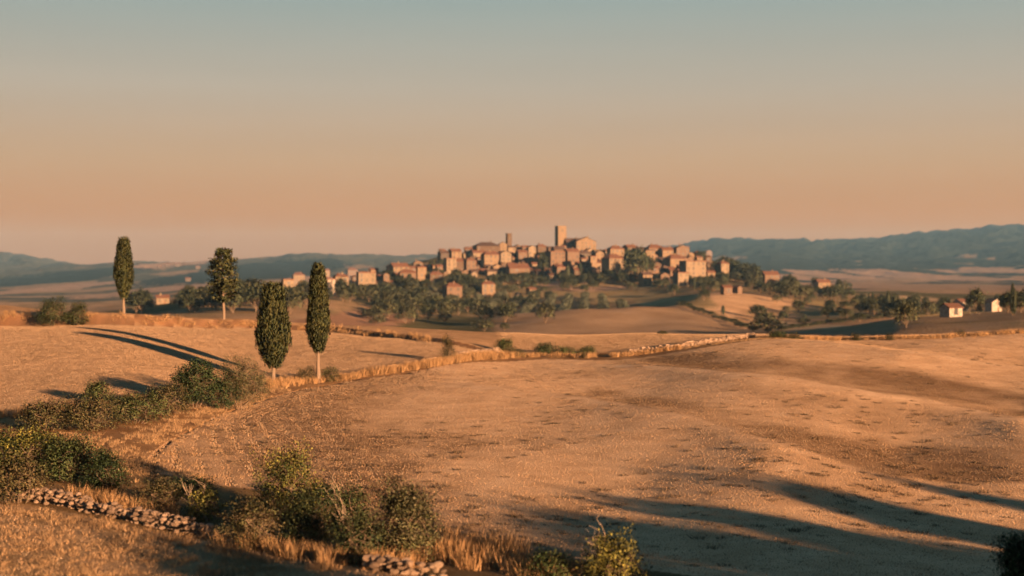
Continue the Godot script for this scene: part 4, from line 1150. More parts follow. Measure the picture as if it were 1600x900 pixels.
	["small stone house tucked between the other houses of the hill town", "house", 76.4, -1363.0, 9.6, 5.8, 7.8, 0.58, "wall_rose", "roof_tile", "gable_front", "small houses of the town", "stone_house"],
	["small stone house tucked between the other houses of the hill town", "house", 100.2, -1352.8, 8.0, 4.8, 5.1, 0.37, "wall_sand", "roof_tile", "gable", "small houses of the town", "stone_house"],
	["small stone house tucked between the other houses of the hill town", "house", 143.9, -1368.0, 8.0, 4.8, 8.1, 0.60, "wall_rose", "roof_dark", "gable", "small houses of the town", "stone_house"],
	["small stone house tucked between the other houses of the hill town", "house", -10.9, -1484.8, 8.8, 5.3, 5.9, 0.58, "wall_rose", "roof_tile", "gable_front", "small houses of the town", "stone_house"],
	["small stone house tucked between the other houses of the hill town", "house", 130.9, -1500.0, 9.3, 5.6, 5.7, 0.68, "wall_rose", "roof_dark", "gable_front", "small houses of the town", "stone_house"],
	["small stone house tucked between the other houses of the hill town", "house", 118.4, -1428.5, 7.6, 4.6, 6.1, 0.66, "wall_rose", "roof_tile", "gable", "small houses of the town", "stone_house"],
	["small stone house tucked between the other houses of the hill town", "house", 165.6, -1362.4, 9.4, 5.6, 8.1, 0.66, "wall_rose", "roof_tile", "gable_front", "small houses of the town", "stone_house"],
	["small stone house tucked between the other houses of the hill town", "house", 18.6, -1467.0, 10.6, 6.4, 7.5, 0.43, "wall_sand", "roof_tile", "gable", "small houses of the town", "stone_house"],
	["small stone house tucked between the other houses of the hill town", "house", 90.1, -1388.6, 7.6, 4.6, 5.2, 0.24, "wall_sand", "roof_tile", "gable_front", "small houses of the town", "stone_house"],
	["small stone house tucked between the other houses of the hill town", "house", 137.9, -1279.6, 5.5, 3.3, 6.9, 0.35, "wall_rose", "roof_dark", "hip", "small houses of the town", "stone_house"],
	["small stone house tucked between the other houses of the hill town", "house", -35.0, -1565.3, 7.9, 4.7, 7.0, 0.36, "wall_brown", "roof_dark", "gable", "small houses of the town", "stone_house"],
	["small stone house tucked between the other houses of the hill town", "house", 118.3, -1320.3, 5.0, 3.0, 5.5, 0.48, "wall_rose", "roof_tile", "hip", "small houses of the town", "stone_house"],
	["small stone house tucked between the other houses of the hill town", "house", 142.6, -1315.9, 5.8, 3.5, 5.8, 0.63, "wall_rose", "roof_dark", "hip", "small houses of the town", "stone_house"],
	["small stone house tucked between the other houses of the hill town", "house", -1.2, -1386.5, 6.6, 4.0, 5.4, 0.61, "wall_sand", "roof_tile", "gable", "small houses of the town", "stone_house"],
	["small stone house tucked between the other houses of the hill town", "house", -40.5, -1474.8, 6.1, 3.6, 5.5, 0.25, "wall_rose", "roof_dark", "gable_front", "small houses of the town", "stone_house"],
	["small stone house tucked between the other houses of the hill town", "house", 125.9, -1333.8, 8.8, 5.3, 7.1, 0.54, "wall_sand", "roof_tile", "hip", "small houses of the town", "stone_house"],
	["small stone house tucked between the other houses of the hill town", "house", -1.6, -1531.7, 8.8, 5.3, 7.6, 0.53, "wall_sand", "roof_dark", "hip", "small houses of the town", "stone_house"],
	["small stone house tucked between the other houses of the hill town", "house", 186.3, -1404.8, 6.5, 3.9, 6.1, 0.50, "wall_ochre", "roof_tile", "gable", "small houses of the town", "stone_house"],
	["small stone house tucked between the other houses of the hill town", "house", -47.1, -1453.6, 6.2, 3.7, 6.3, 0.20, "wall_sand", "roof_dark", "gable", "small houses of the town", "stone_house"],
	["small stone house tucked between the other houses of the hill town", "house", 32.8, -1530.3, 10.1, 6.1, 6.9, 0.22, "wall_ochre", "roof_dark", "gable", "small houses of the town", "stone_house"],
	["small stone house tucked between the other houses of the hill town", "house", -69.1, -1434.9, 6.9, 4.1, 8.3, 0.66, "wall_rose", "roof_tile", "gable", "small houses of the town", "stone_house"],
	["small stone house tucked between the other houses of the hill town", "house", 48.9, -1535.5, 7.5, 4.5, 6.0, 0.46, "wall_ochre", "roof_dark", "hip", "small houses of the town", "stone_house"],
	["small stone house tucked between the other houses of the hill town", "house", 150.7, -1467.3, 7.2, 4.3, 8.0, 0.29, "wall_rose", "roof_tile", "gable", "small houses of the town", "stone_house"],
	["small stone house tucked between the other houses of the hill town", "house", 147.9, -1308.3, 5.5, 3.3, 4.9, 0.26, "wall_brown", "roof_tile", "gable", "small houses of the town", "stone_house"],
	["small stone house tucked between the other houses of the hill town", "house", 28.2, -1357.6, 7.7, 4.6, 5.8, 0.52, "wall_brown", "roof_dark", "hip", "small houses of the town", "stone_house"],
	["small stone house tucked between the other houses of the hill town", "house", -30.4, -1468.9, 8.7, 5.2, 6.6, 0.58, "wall_brown", "roof_tile", "gable", "small houses of the town", "stone_house"],
	["small stone house tucked between the other houses of the hill town", "house", 133.9, -1407.7, 8.8, 5.3, 6.8, 0.35, "wall_ochre", "roof_tile", "gable_front", "small houses of the town", "stone_house"],
	["small stone house tucked between the other houses of the hill town", "house", -24.4, -1353.3, 6.7, 4.0, 5.0, 0.56, "wall_ochre", "roof_dark", "gable", "small houses of the town", "stone_house"],
	["small stone house tucked between the other houses of the hill town", "house", 161.2, -1441.7, 10.1, 6.1, 7.9, 0.33, "wall_ochre", "roof_tile", "gable_front", "small houses of the town", "stone_house"],
	["small stone house tucked between the other houses of the hill town", "house", 55.8, -1395.3, 6.0, 3.6, 7.2, 0.51, "wall_ochre", "roof_tile", "gable_front", "small houses of the town", "stone_house"],
	["small stone house tucked between the other houses of the hill town", "house", -60.3, -1266.1, 4.9, 2.9, 4.7, 0.52, "wall_rose", "roof_tile", "gable_front", "small houses of the town", "stone_house"],
	["small stone house tucked between the other houses of the hill town", "house", 73.4, -1322.6, 8.8, 5.3, 5.2, 0.53, "wall_rose", "roof_tile", "gable", "small houses of the town", "stone_house"],
	["small stone house tucked between the other houses of the hill town", "house", -1.1, -1475.0, 6.0, 3.6, 5.6, 0.42, "wall_sand", "roof_tile", "hip", "small houses of the town", "stone_house"],
	["small stone house tucked between the other houses of the hill town", "house", 83.0, -1358.1, 6.5, 3.9, 6.2, 0.31, "wall_sand", "roof_tile", "gable", "small houses of the town", "stone_house"],
	["small stone house tucked between the other houses of the hill town", "house", 65.4, -1351.6, 9.0, 5.4, 7.4, 0.57, "wall_rose", "roof_tile", "gable", "small houses of the town", "stone_house"],
	["small stone house tucked between the other houses of the hill town", "house", 143.1, -1468.6, 7.0, 4.2, 5.9, 0.54, "wall_brown", "roof_dark", "gable", "small houses of the town", "stone_house"],
	["small stone house tucked between the other houses of the hill town", "house", 98.8, -1428.6, 8.3, 5.0, 5.5, 0.64, "wall_rose", "roof_dark", "gable", "small houses of the town", "stone_house"],
	["small stone house tucked between the other houses of the hill town", "house", 161.3, -1282.3, 6.0, 3.6, 6.4, 0.35, "wall_brown", "roof_dark", "gable", "small houses of the town", "stone_house"],
	["small stone house tucked between the other houses of the hill town", "house", -14.2, -1309.4, 6.7, 4.0, 6.5, 0.67, "wall_brown", "roof_dark", "hip", "small houses of the town", "stone_house"],
	["small stone house tucked between the other houses of the hill town", "house", -23.0, -1432.5, 5.6, 3.4, 6.2, 0.43, "wall_rose", "roof_tile", "hip", "small houses of the town", "stone_house"],
	["small stone house tucked between the other houses of the hill town", "house", -20.9, -1477.6, 8.7, 5.2, 5.8, 0.68, "wall_rose", "roof_tile", "gable", "small houses of the town", "stone_house"],
	["small stone house tucked between the other houses of the hill town", "house", 125.5, -1402.9, 8.6, 5.2, 7.8, 0.49, "wall_ochre", "roof_tile", "gable_front", "small houses of the town", "stone_house"],
	["small stone house tucked between the other houses of the hill town", "house", 163.0, -1397.5, 7.5, 4.5, 5.4, 0.39, "wall_rose", "roof_dark", "gable_front", "small houses of the town", "stone_house"],
	["small stone house tucked between the other houses of the hill town", "house", -35.0, -1289.1, 6.7, 4.0, 6.4, 0.38, "wall_brown", "roof_dark", "gable", "small houses of the town", "stone_house"],
	["small stone house tucked between the other houses of the hill town", "house", 83.6, -1533.4, 10.6, 6.4, 8.5, 0.70, "wall_ochre", "roof_dark", "hip", "small houses of the town", "stone_house"],
	["small stone house tucked between the other houses of the hill town", "house", -73.6, -1484.0, 6.5, 3.9, 8.6, 0.46, "wall_rose", "roof_tile", "gable", "small houses of the town", "stone_house"],
	["small stone house tucked between the other houses of the hill town", "house", -31.7, -1383.8, 7.8, 4.7, 5.3, 0.41, "wall_sand", "roof_dark", "gable", "small houses of the town", "stone_house"],
	["small stone house tucked between the other houses of the hill town", "house", 31.4, -1307.4, 7.6, 4.6, 4.8, 0.44, "wall_brown", "roof_dark", "gable", "small houses of the town", "stone_house"],
	["small stone house tucked between the other houses of the hill town", "house", 10.8, -1327.9, 5.8, 3.5, 6.4, 0.69, "wall_brown", "roof_dark", "gable_front", "small houses of the town", "stone_house"],
	["small stone house tucked between the other houses of the hill town", "house", -38.3, -1418.3, 6.2, 3.7, 5.2, 0.37, "wall_brown", "roof_dark", "gable_front", "small houses of the town", "stone_house"],
	["small stone house tucked between the other houses of the hill town", "house", 174.5, -1282.7, 5.8, 3.5, 5.9, 0.41, "wall_rose", "roof_tile", "gable_front", "small houses of the town", "stone_house"],
	["small stone house tucked between the other houses of the hill town", "house", 82.5, -1395.0, 8.2, 4.9, 5.1, 0.59, "wall_brown", "roof_tile", "gable", "small houses of the town", "stone_house"],
	["small stone house tucked between the other houses of the hill town", "house", 107.9, -1358.0, 6.4, 3.8, 5.5, 0.28, "wall_rose", "roof_dark", "gable", "small houses of the town", "stone_house"],
	["small stone house tucked between the other houses of the hill town", "house", -8.5, -1451.3, 9.6, 5.8, 7.2, 0.45, "wall_brown", "roof_dark", "gable", "small houses of the town", "stone_house"],
	["small stone house tucked between the other houses of the hill town", "house", 115.6, -1364.4, 7.9, 4.8, 5.1, 0.28, "wall_sand", "roof_tile", "gable", "small houses of the town", "stone_house"],
	["small stone house tucked between the other houses of the hill town", "house", -391.6, -3180.7, 13.9, 8.3, 16.6, 0.24, "wall_sand", "roof_tile", "hip", "small houses of the town", "stone_house"],
	["small stone house tucked between the other houses of the hill town", "house", -73.3, -1191.5, 5.2, 3.1, 4.7, 0.50, "wall_brown", "roof_tile", "hip", "small houses of the town", "stone_house"],
	["small stone house tucked between the other houses of the hill town", "house", -366.3, -2765.6, 18.3, 11.0, 14.7, 0.42, "wall_ochre", "roof_tile", "gable", "small houses of the town", "stone_house"],
	["small stone house tucked between the other houses of the hill town", "house", -115.0, -1165.1, 6.1, 3.7, 3.7, 0.29, "wall_sand", "roof_dark", "gable", "small houses of the town", "stone_house"],
	["small stone house tucked between the other houses of the hill town", "house", -126.3, -1165.1, 6.1, 3.7, 5.4, 0.53, "wall_rose", "roof_dark", "gable_front", "small houses of the town", "stone_house"],
	["small stone house tucked between the other houses of the hill town", "house", -97.1, -1291.2, 5.3, 3.2, 5.4, 0.47, "wall_brown", "roof_tile", "gable", "small houses of the town", "stone_house"],
	["small stone house tucked between the other houses of the hill town", "house", -101.3, -1160.3, 5.4, 3.2, 3.8, 0.57, "wall_brown", "roof_tile", "gable", "small houses of the town", "stone_house"],
	["small stone house tucked between the other houses of the hill town", "house", -116.0, -1348.4, 8.3, 5.0, 6.2, 0.58, "wall_rose", "roof_tile", "gable_front", "small houses of the town", "stone_house"],
	["small stone house tucked between the other houses of the hill town", "house", -91.9, -1214.7, 8.2, 4.9, 5.6, 0.29, "wall_rose", "roof_tile", "gable", "small houses of the town", "stone_house"],
	["small stone house tucked between the other houses of the hill town", "house", -142.2, -1268.6, 5.1, 3.1, 5.6, 0.42, "wall_brown", "roof_dark", "hip", "small houses of the town", "stone_house"],
	["small stone house tucked between the other houses of the hill town", "house", -76.8, -1321.5, 7.6, 4.6, 5.7, 0.61, "wall_ochre", "roof_tile", "hip", "small houses of the town", "stone_house"],
	["small stone house tucked between the other houses of the hill town", "house", -140.6, -1333.3, 5.3, 3.2, 5.7, 0.33, "wall_sand", "roof_tile", "gable", "small houses of the town", "stone_house"],
	["small stone house tucked between the other houses of the hill town", "house", -152.0, -1260.7, 7.0, 4.2, 5.8, 0.48, "wall_brown", "roof_tile", "gable_front", "small houses of the town", "stone_house"],
	["small stone house tucked between the other houses of the hill town", "house", -91.1, -1299.3, 7.3, 4.4, 5.5, 0.44, "wall_rose", "roof_tile", "gable", "small houses of the town", "stone_house"],
	["small stone house tucked between the other houses of the hill town", "house", -115.8, -1227.8, 7.3, 4.4, 4.8, 0.58, "wall_brown", "roof_tile", "hip", "small houses of the town", "stone_house"],
	["small stone house tucked between the other houses of the hill town", "house", -82.8, -1314.0, 8.6, 5.1, 5.0, 0.59, "wall_rose", "roof_tile", "hip", "small houses of the town", "stone_house"],
	["small stone house tucked between the other houses of the hill town", "house", -98.7, -1224.5, 6.8, 4.1, 5.4, 0.22, "wall_rose", "roof_tile", "gable", "small houses of the town", "stone_house"],
	["small stone house tucked between the other houses of the hill town", "house", -157.1, -1249.5, 7.8, 4.7, 6.0, 0.65, "wall_rose", "roof_dark", "gable_front", "small houses of the town", "stone_house"],
	["small stone house tucked between the other houses of the hill town", "house", -85.7, -1224.1, 6.8, 4.1, 5.1, 0.24, "wall_sand", "roof_tile", "gable_front", "small houses of the town", "stone_house"],
	["small stone house tucked between the other houses of the hill town", "house", -62.7, -1195.4, 4.9, 2.9, 6.3, 0.69, "wall_sand", "roof_tile", "gable", "small houses of the town", "stone_house"],
	["small stone house tucked between the other houses of the hill town", "house", -91.0, -1356.7, 9.1, 5.4, 6.7, 0.35, "wall_rose", "roof_tile", "gable_front", "small houses of the town", "stone_house"],
	["small stone house tucked between the other houses of the hill town", "house", -399.6, -4005.4, 23.9, 14.4, 15.2, 0.30, "wall_rose", "roof_dark", "gable", "small houses of the town", "stone_house"],
	["small stone house tucked between the other houses of the hill town", "house", -69.0, -1228.5, 4.9, 3.0, 4.9, 0.21, "wall_rose", "roof_tile", "gable_front", "small houses of the town", "stone_house"],
	["small stone house tucked between the other houses of the hill town", "house", -68.8, -1331.2, 5.9, 3.5, 4.3, 0.45, "wall_rose", "roof_tile", "gable", "small houses of the town", "stone_house"],
]
# trees: kind (0 dark, 1 olive green, 2 cypress), x, z, height, width
const TOWN_TREES := [
	[0, 101.7, -1230.1, 6.1, 5.4],
	[0, 73.4, -1242.1, 6.5, 5.7],
	[0, -81.1, -1082.7, 6.0, 6.1],
	[0, 158.2, -1118.2, 7.2, 6.1],
	[1, -53.1, -1170.4, 7.8, 7.1],
	[2, 195.4, -1308.7, 7.7, 1.3],
	[1, -77.4, -1084.0, 8.6, 8.7],
	[2, 168.4, -1123.1, 12.4, 2.5],
	[1, 153.0, -1143.4, 6.7, 6.0],
	[0, 43.1, -1258.5, 7.1, 7.8],
	[0, -69.0, -1366.2, 6.5, 5.4],
	[1, -12.0, -1250.1, 6.6, 6.2],
	[0, 157.1, -1178.1, 7.0, 5.6],
	[2, 85.2, -1259.7, 8.2, 1.7],
	[0, 175.2, -1178.8, 7.8, 6.0],
	[0, -51.8, -1196.1, 8.1, 6.1],
	[2, 13.4, -1243.6, 8.0, 1.3],
	[0, 84.0, -1278.6, 6.7, 5.2],
	[2, 140.5, -1173.6, 7.9, 1.6],
	[1, 194.4, -1346.2, 8.3, 7.4],
	[0, 66.3, -1266.2, 7.5, 5.3],
	[0, 51.1, -1444.6, 6.6, 5.7],
	[2, -101.1, -1168.2, 10.4, 1.9],
	[0, 86.7, -1253.6, 9.0, 8.5],
	[0, 21.4, -1327.7, 7.0, 6.1],
	[0, 58.9, -1231.4, 6.7, 4.8],
	[0, 189.1, -1291.1, 8.9, 6.7],
	[0, 3.7, -1258.7, 6.1, 6.2],
	[1, 150.9, -1055.7, 6.9, 6.0],
	[1, -86.5, -1096.1, 7.5, 6.3],
	[2, 75.1, -1232.1, 9.1, 1.5],
	[1, 116.9, -1241.4, 7.2, 5.3],
	[0, -25.8, -1183.7, 7.6, 5.5],
	[0, 31.9, -1440.0, 7.7, 6.1],
	[0, 11.7, -1246.8, 9.1, 8.0],
	[0, 64.6, -1254.1, 6.7, 6.5],
	[0, 13.0, -1255.4, 8.1, 6.7],
	[2, 95.5, -1249.1, 10.6, 2.4],
	[1, -76.1, -1335.0, 7.4, 5.4],
	[1, -82.3, -1097.1, 6.6, 7.1],
	[0, -39.5, -1204.9, 6.3, 5.7],
	[1, 89.2, -1231.6, 8.4, 8.8],
	[0, -48.1, -1182.6, 8.0, 6.7],
	[0, 5.9, -1263.9, 7.2, 6.1],
	[2, -53.0, -1234.1, 9.7, 1.6],
	[0, 87.2, -1245.1, 8.7, 6.2],
	[1, -73.7, -1098.5, 6.2, 5.6],
	[0, 91.5, -1271.1, 6.4, 6.3],
	[0, -16.7, -1214.6, 7.9, 8.2],
	[2, -62.3, -1119.3, 8.1, 1.4],
	[0, -41.2, -1150.0, 7.7, 6.8],
	[0, 46.4, -1229.7, 7.3, 7.2],
	[0, 117.8, -1232.7, 6.6, 5.9],
	[1, 47.8, -1250.5, 7.9, 6.6],
	[0, -66.7, -1254.6, 7.3, 7.4],
	[0, -47.3, -1128.9, 8.9, 8.8],
	[1, 159.5, -1197.7, 6.3, 5.1],
	[2, -57.1, -1386.2, 8.0, 1.8],
	[0, 1.6, -1260.3, 6.1, 5.6],
	[0, 46.9, -1267.1, 6.4, 4.8],
	[0, -76.7, -1195.9, 8.8, 7.1],
	[1, -75.4, -1228.4, 6.7, 5.3],
	[0, 170.7, -1145.6, 9.9, 10.5],
	[0, 164.8, -1168.2, 7.0, 7.7],
	[0, -9.3, -1239.9, 7.7, 7.9],
	[0, 64.5, -1227.2, 8.5, 8.5],
	[0, 29.5, -1448.6, 6.6, 7.1],
	[1, -80.2, -1240.8, 6.5, 6.8],
	[1, -68.7, -1259.9, 6.5, 4.9],
	[0, 158.4, -1146.6, 8.1, 6.9],
	[2, -113.4, -1102.2, 7.9, 1.5],
	[1, 195.2, -1317.8, 9.8, 10.3],
	[0, 25.0, -1243.8, 6.5, 5.1],
	[2, -9.1, -1225.1, 12.3, 2.5],
	[1, 61.8, -1228.4, 8.8, 7.9],
	[2, -18.9, -1209.1, 10.0, 2.0],
	[2, 142.3, -1097.8, 11.4, 2.2],
	[1, 68.4, -1223.9, 7.6, 5.6],
	[2, 51.8, -1243.6, 8.5, 1.9],
	[1, 16.2, -1250.2, 6.7, 5.5],
	[0, 116.2, -1222.3, 9.5, 8.7],
	[0, -40.4, -1183.0, 9.2, 6.9],
	[0, 177.5, -1316.0, 8.9, 7.0],
	[1, 69.7, -1259.7, 6.3, 4.6],
	[0, 150.9, -1163.7, 7.0, 6.2],
	[1, -46.9, -1152.9, 6.0, 5.7],
	[0, -32.8, -1191.4, 7.7, 7.5],
	[2, 147.7, -1171.3, 8.3, 1.8],
	[1, 193.5, -1327.3, 6.3, 6.1],
	[1, 150.5, -1211.6, 6.7, 6.3],
	[2, 145.7, -1086.2, 11.9, 2.0],
	[0, 145.3, -1165.9, 8.7, 9.4],
	[0, -39.6, -1234.0, 6.4, 5.9],
	[0, -43.9, -1205.0, 8.3, 8.2],
	[2, -49.9, -1136.6, 8.6, 1.8],
	[0, -44.6, -1186.9, 8.3, 7.1],
	[0, -64.4, -1237.0, 7.6, 7.6],
	[0, -50.6, -1159.5, 9.0, 8.4],
	[0, 150.0, -1101.8, 6.1, 6.0],
	[2, -66.4, -1347.2, 8.2, 1.7],
	[1, -67.2, -1089.5, 6.5, 6.9],
	[2, 42.2, -1249.5, 10.2, 1.9],
	[1, 153.8, -1065.1, 7.3, 5.6],
	[0, -91.4, -1111.9, 6.3, 5.7],
	[1, 33.3, -1410.3, 9.3, 7.1],
	[1, -47.6, -1199.9, 9.4, 8.5],
	[1, -15.0, -1236.4, 8.0, 8.7],
	[2, 11.3, -1237.8, 10.8, 2.0],
	[0, 97.4, -1226.1, 7.2, 5.1],
	[1, -103.7, -1205.0, 7.5, 5.9],
	[1, -33.2, -1168.2, 8.9, 8.1],
	[0, 6.0, -1440.7, 6.5, 5.4],
	[1, 5.3, -1242.9, 7.9, 7.9],
	[2, 111.9, -1203.5, 8.4, 1.9],
	[0, 53.6, -1231.8, 7.5, 6.9],
	[1, 199.1, -1342.3, 8.9, 8.0],
	[0, -62.8, -1211.6, 8.8, 6.8],
	[2, 86.9, -1272.1, 7.9, 1.3],
	[1, 147.9, -1143.3, 6.2, 4.8],
	[1, 76.7, -1222.8, 8.1, 6.7],
	[0, -0.6, -1247.6, 8.3, 8.1],
	[1, 163.3, -1146.3, 6.1, 4.7],
	[0, 72.4, -1254.6, 6.6, 6.0],
	[2, 182.6, -1245.7, 8.2, 1.6],
	[2, -43.7, -1177.3, 11.9, 2.0],
	[0, -12.3, -1232.8, 6.4, 4.9],
	[0, 19.8, -1265.1, 6.8, 5.4],
	[2, 112.5, -1225.4, 9.3, 1.9],
	[0, -82.8, -1111.9, 6.2, 4.6],
	[0, -36.7, -1189.0, 6.4, 4.6],
	[0, -19.1, -1230.2, 7.3, 6.9],
	[0, -6.2, -1222.4, 8.6, 6.4],
	[1, -84.9, -1100.5, 6.9, 4.9],
	[2, -13.2, -1216.8, 11.6, 2.3],
	[1, 92.3, -1226.4, 6.4, 5.1],
	[0, 141.9, -1201.7, 6.9, 5.9],
	[2, -44.6, -1214.2, 8.3, 1.8],
	[2, -37.0, -1156.6, 10.3, 2.2],
	[0, 78.7, -1237.9, 6.5, 6.6],
	[0, -103.0, -1182.2, 9.7, 10.0],
	[0, 78.6, -1218.3, 6.0, 5.3],
	[1, 163.1, -1089.6, 6.6, 7.2],
	[0, 104.0, -1211.4, 8.5, 6.5],
	[0, -3.9, -1247.7, 7.2, 6.3],
	[1, 102.5, -1247.1, 6.3, 5.3],
	[0, -78.9, -1225.5, 6.8, 5.2],
	[0, 93.8, -1213.7, 7.2, 5.5],
	[1, -52.1, -1155.8, 8.5, 7.9],
	[2, -74.6, -1348.0, 9.1, 2.0],
	[1, -76.2, -1122.2, 6.3, 4.9],
]
const SLOPE_TREES := [
	[0, -0.7, -724.8, 6.9, 6.3],
	[1, -76.1, -852.4, 8.9, 9.7],
	[1, -4.6, -1132.3, 8.2, 9.0],
	[1, 15.9, -1053.5, 5.4, 5.5],
	[1, 0.8, -1139.3, 8.2, 8.8],
	[1, -54.9, -1133.6, 5.8, 6.1],
	[1, 16.5, -1072.1, 8.3, 7.3],
	[0, -19.9, -939.4, 8.2, 9.8],
	[0, -25.4, -1116.3, 6.7, 6.3],
	[1, -68.6, -707.8, 7.1, 6.0],
	[1, -60.2, -828.2, 6.5, 5.8],
	[0, -60.5, -751.7, 7.8, 6.3],
	[1, -101.0, -945.5, 8.6, 9.0],
	[1, -54.0, -930.3, 6.2, 6.6],
	[1, -91.9, -902.8, 8.0, 7.7],
	[1, -54.0, -712.8, 8.6, 9.2],
	[1, -39.1, -811.9, 8.2, 8.2],
	[1, -53.9, -795.2, 8.8, 7.7],
	[0, -67.5, -925.4, 8.1, 7.1],
	[1, -38.9, -1088.5, 8.2, 7.2],
	[1, -36.4, -766.3, 6.0, 5.8],
	[0, -28.3, -1102.0, 6.9, 6.8],
	[1, -11.2, -1042.4, 7.5, 7.4],
	[1, -13.6, -708.3, 8.7, 8.3],
	[0, -62.6, -858.5, 8.9, 9.7],
	[0, 21.2, -1139.5, 5.0, 4.9],
	[1, -71.9, -852.8, 7.3, 7.8],
	[0, -45.1, -754.3, 8.4, 6.9],
	[1, -89.0, -1009.9, 5.1, 5.7],
	[0, -41.2, -980.2, 5.4, 5.1],
	[1, -18.3, -1127.3, 6.3, 5.1],
	[0, 13.9, -1020.1, 7.8, 6.6],
	[1, -73.0, -837.0, 6.1, 6.9],
	[0, -41.8, -879.3, 8.2, 7.0],
	[1, 16.1, -1087.8, 8.1, 7.9],
	[1, -41.1, -933.6, 8.3, 7.6],
	[1, -51.9, -739.8, 5.3, 6.1],
	[1, -13.3, -1131.4, 7.4, 6.6],
	[1, -110.6, -1056.0, 6.5, 5.3],
	[0, -3.3, -695.2, 7.8, 7.3],
	[1, -71.6, -816.1, 6.6, 5.6],
	[0, -48.0, -1152.3, 5.3, 5.3],
	[1, -68.0, -810.8, 5.7, 6.3],
	[1, -32.9, -1039.7, 5.9, 5.2],
	[0, -13.6, -1176.8, 7.8, 8.6],
	[1, -38.9, -1193.3, 8.2, 7.8],
	[1, 7.9, -1053.7, 5.0, 5.7],
	[1, -31.3, -921.3, 7.9, 8.3],
	[1, -51.0, -873.3, 8.9, 7.7],
	[0, -101.0, -1111.2, 5.0, 5.0],
	[0, -73.6, -786.3, 5.4, 5.1],
	[1, -103.5, -1024.6, 6.6, 7.3],
	[0, 10.3, -1177.8, 7.6, 6.5],
	[1, -15.5, -1155.6, 7.7, 6.3],
	[0, 28.9, -1095.2, 7.8, 7.1],
	[1, -69.5, -868.9, 6.0, 6.7],
	[1, 15.6, -659.4, 8.5, 7.9],
	[0, -80.1, -830.4, 5.1, 4.9],
	[1, -62.6, -799.1, 6.4, 6.9],
	[0, -40.3, -810.0, 5.2, 4.5],
	[1, -59.5, -939.8, 6.9, 6.2],
	[0, -31.3, -1094.2, 5.5, 5.4],
	[1, -64.3, -845.9, 8.9, 8.7],
	[0, -24.2, -1022.2, 6.1, 5.2],
	[0, -76.9, -927.8, 8.2, 8.5],
	[1, -44.5, -1138.0, 7.4, 7.3],
	[1, -4.6, -1035.7, 8.2, 7.3],
	[0, 16.1, -1183.9, 8.7, 10.0],
	[1, -65.6, -1039.9, 5.5, 5.2],
	[1, -21.6, -891.1, 8.7, 7.3],
	[0, -44.7, -843.6, 8.7, 7.4],
	[1, -32.6, -852.9, 7.0, 6.6],
	[0, 5.9, -1029.0, 8.5, 9.0],
	[0, -83.0, -1128.7, 7.4, 7.7],
	[0, 27.6, -1205.7, 8.3, 9.2],
	[0, -66.5, -1085.5, 7.9, 9.2],
	[1, 26.2, -1161.2, 5.5, 5.5],
	[0, -22.2, -916.2, 5.5, 6.6],
	[0, -27.8, -892.7, 8.9, 9.3],
	[1, 28.7, -1084.7, 5.2, 4.8],
	[1, -65.7, -688.8, 6.3, 6.9],
	[1, -69.8, -776.6, 6.5, 7.2],
	[0, -86.1, -906.6, 5.0, 6.0],
	[1, -17.2, -1037.8, 5.3, 4.5],
	[1, -72.8, -886.4, 8.9, 7.7],
	[1, -66.9, -900.2, 6.4, 6.5],
	[1, -35.2, -742.8, 7.9, 6.4],
	[1, 2.5, -1038.3, 6.0, 6.8],
	[0, -110.6, -1030.5, 6.2, 5.4],
	[1, -72.5, -1007.9, 8.9, 8.5],
	[1, -9.9, -1008.2, 5.4, 6.2],
	[1, -32.2, -1058.6, 6.9, 7.3],
	[1, -88.5, -910.0, 7.3, 7.7],
	[1, -53.0, -1075.6, 8.9, 7.4],
	[1, -16.9, -795.6, 6.0, 5.4],
	[1, -65.3, -957.8, 6.5, 7.8],
	[1, -47.0, -892.6, 8.8, 7.2],
	[0, -56.8, -863.1, 7.0, 5.8],
	[0, -46.8, -864.0, 8.3, 6.9],
	[0, -65.3, -925.4, 7.9, 9.2],
	[1, -3.2, -702.5, 8.1, 8.2],
	[0, -67.8, -768.6, 7.6, 8.7],
	[1, -70.8, -749.3, 5.5, 4.7],
	[0, -77.6, -1048.0, 7.9, 8.7],
	[1, -65.2, -739.5, 8.2, 8.5],
]
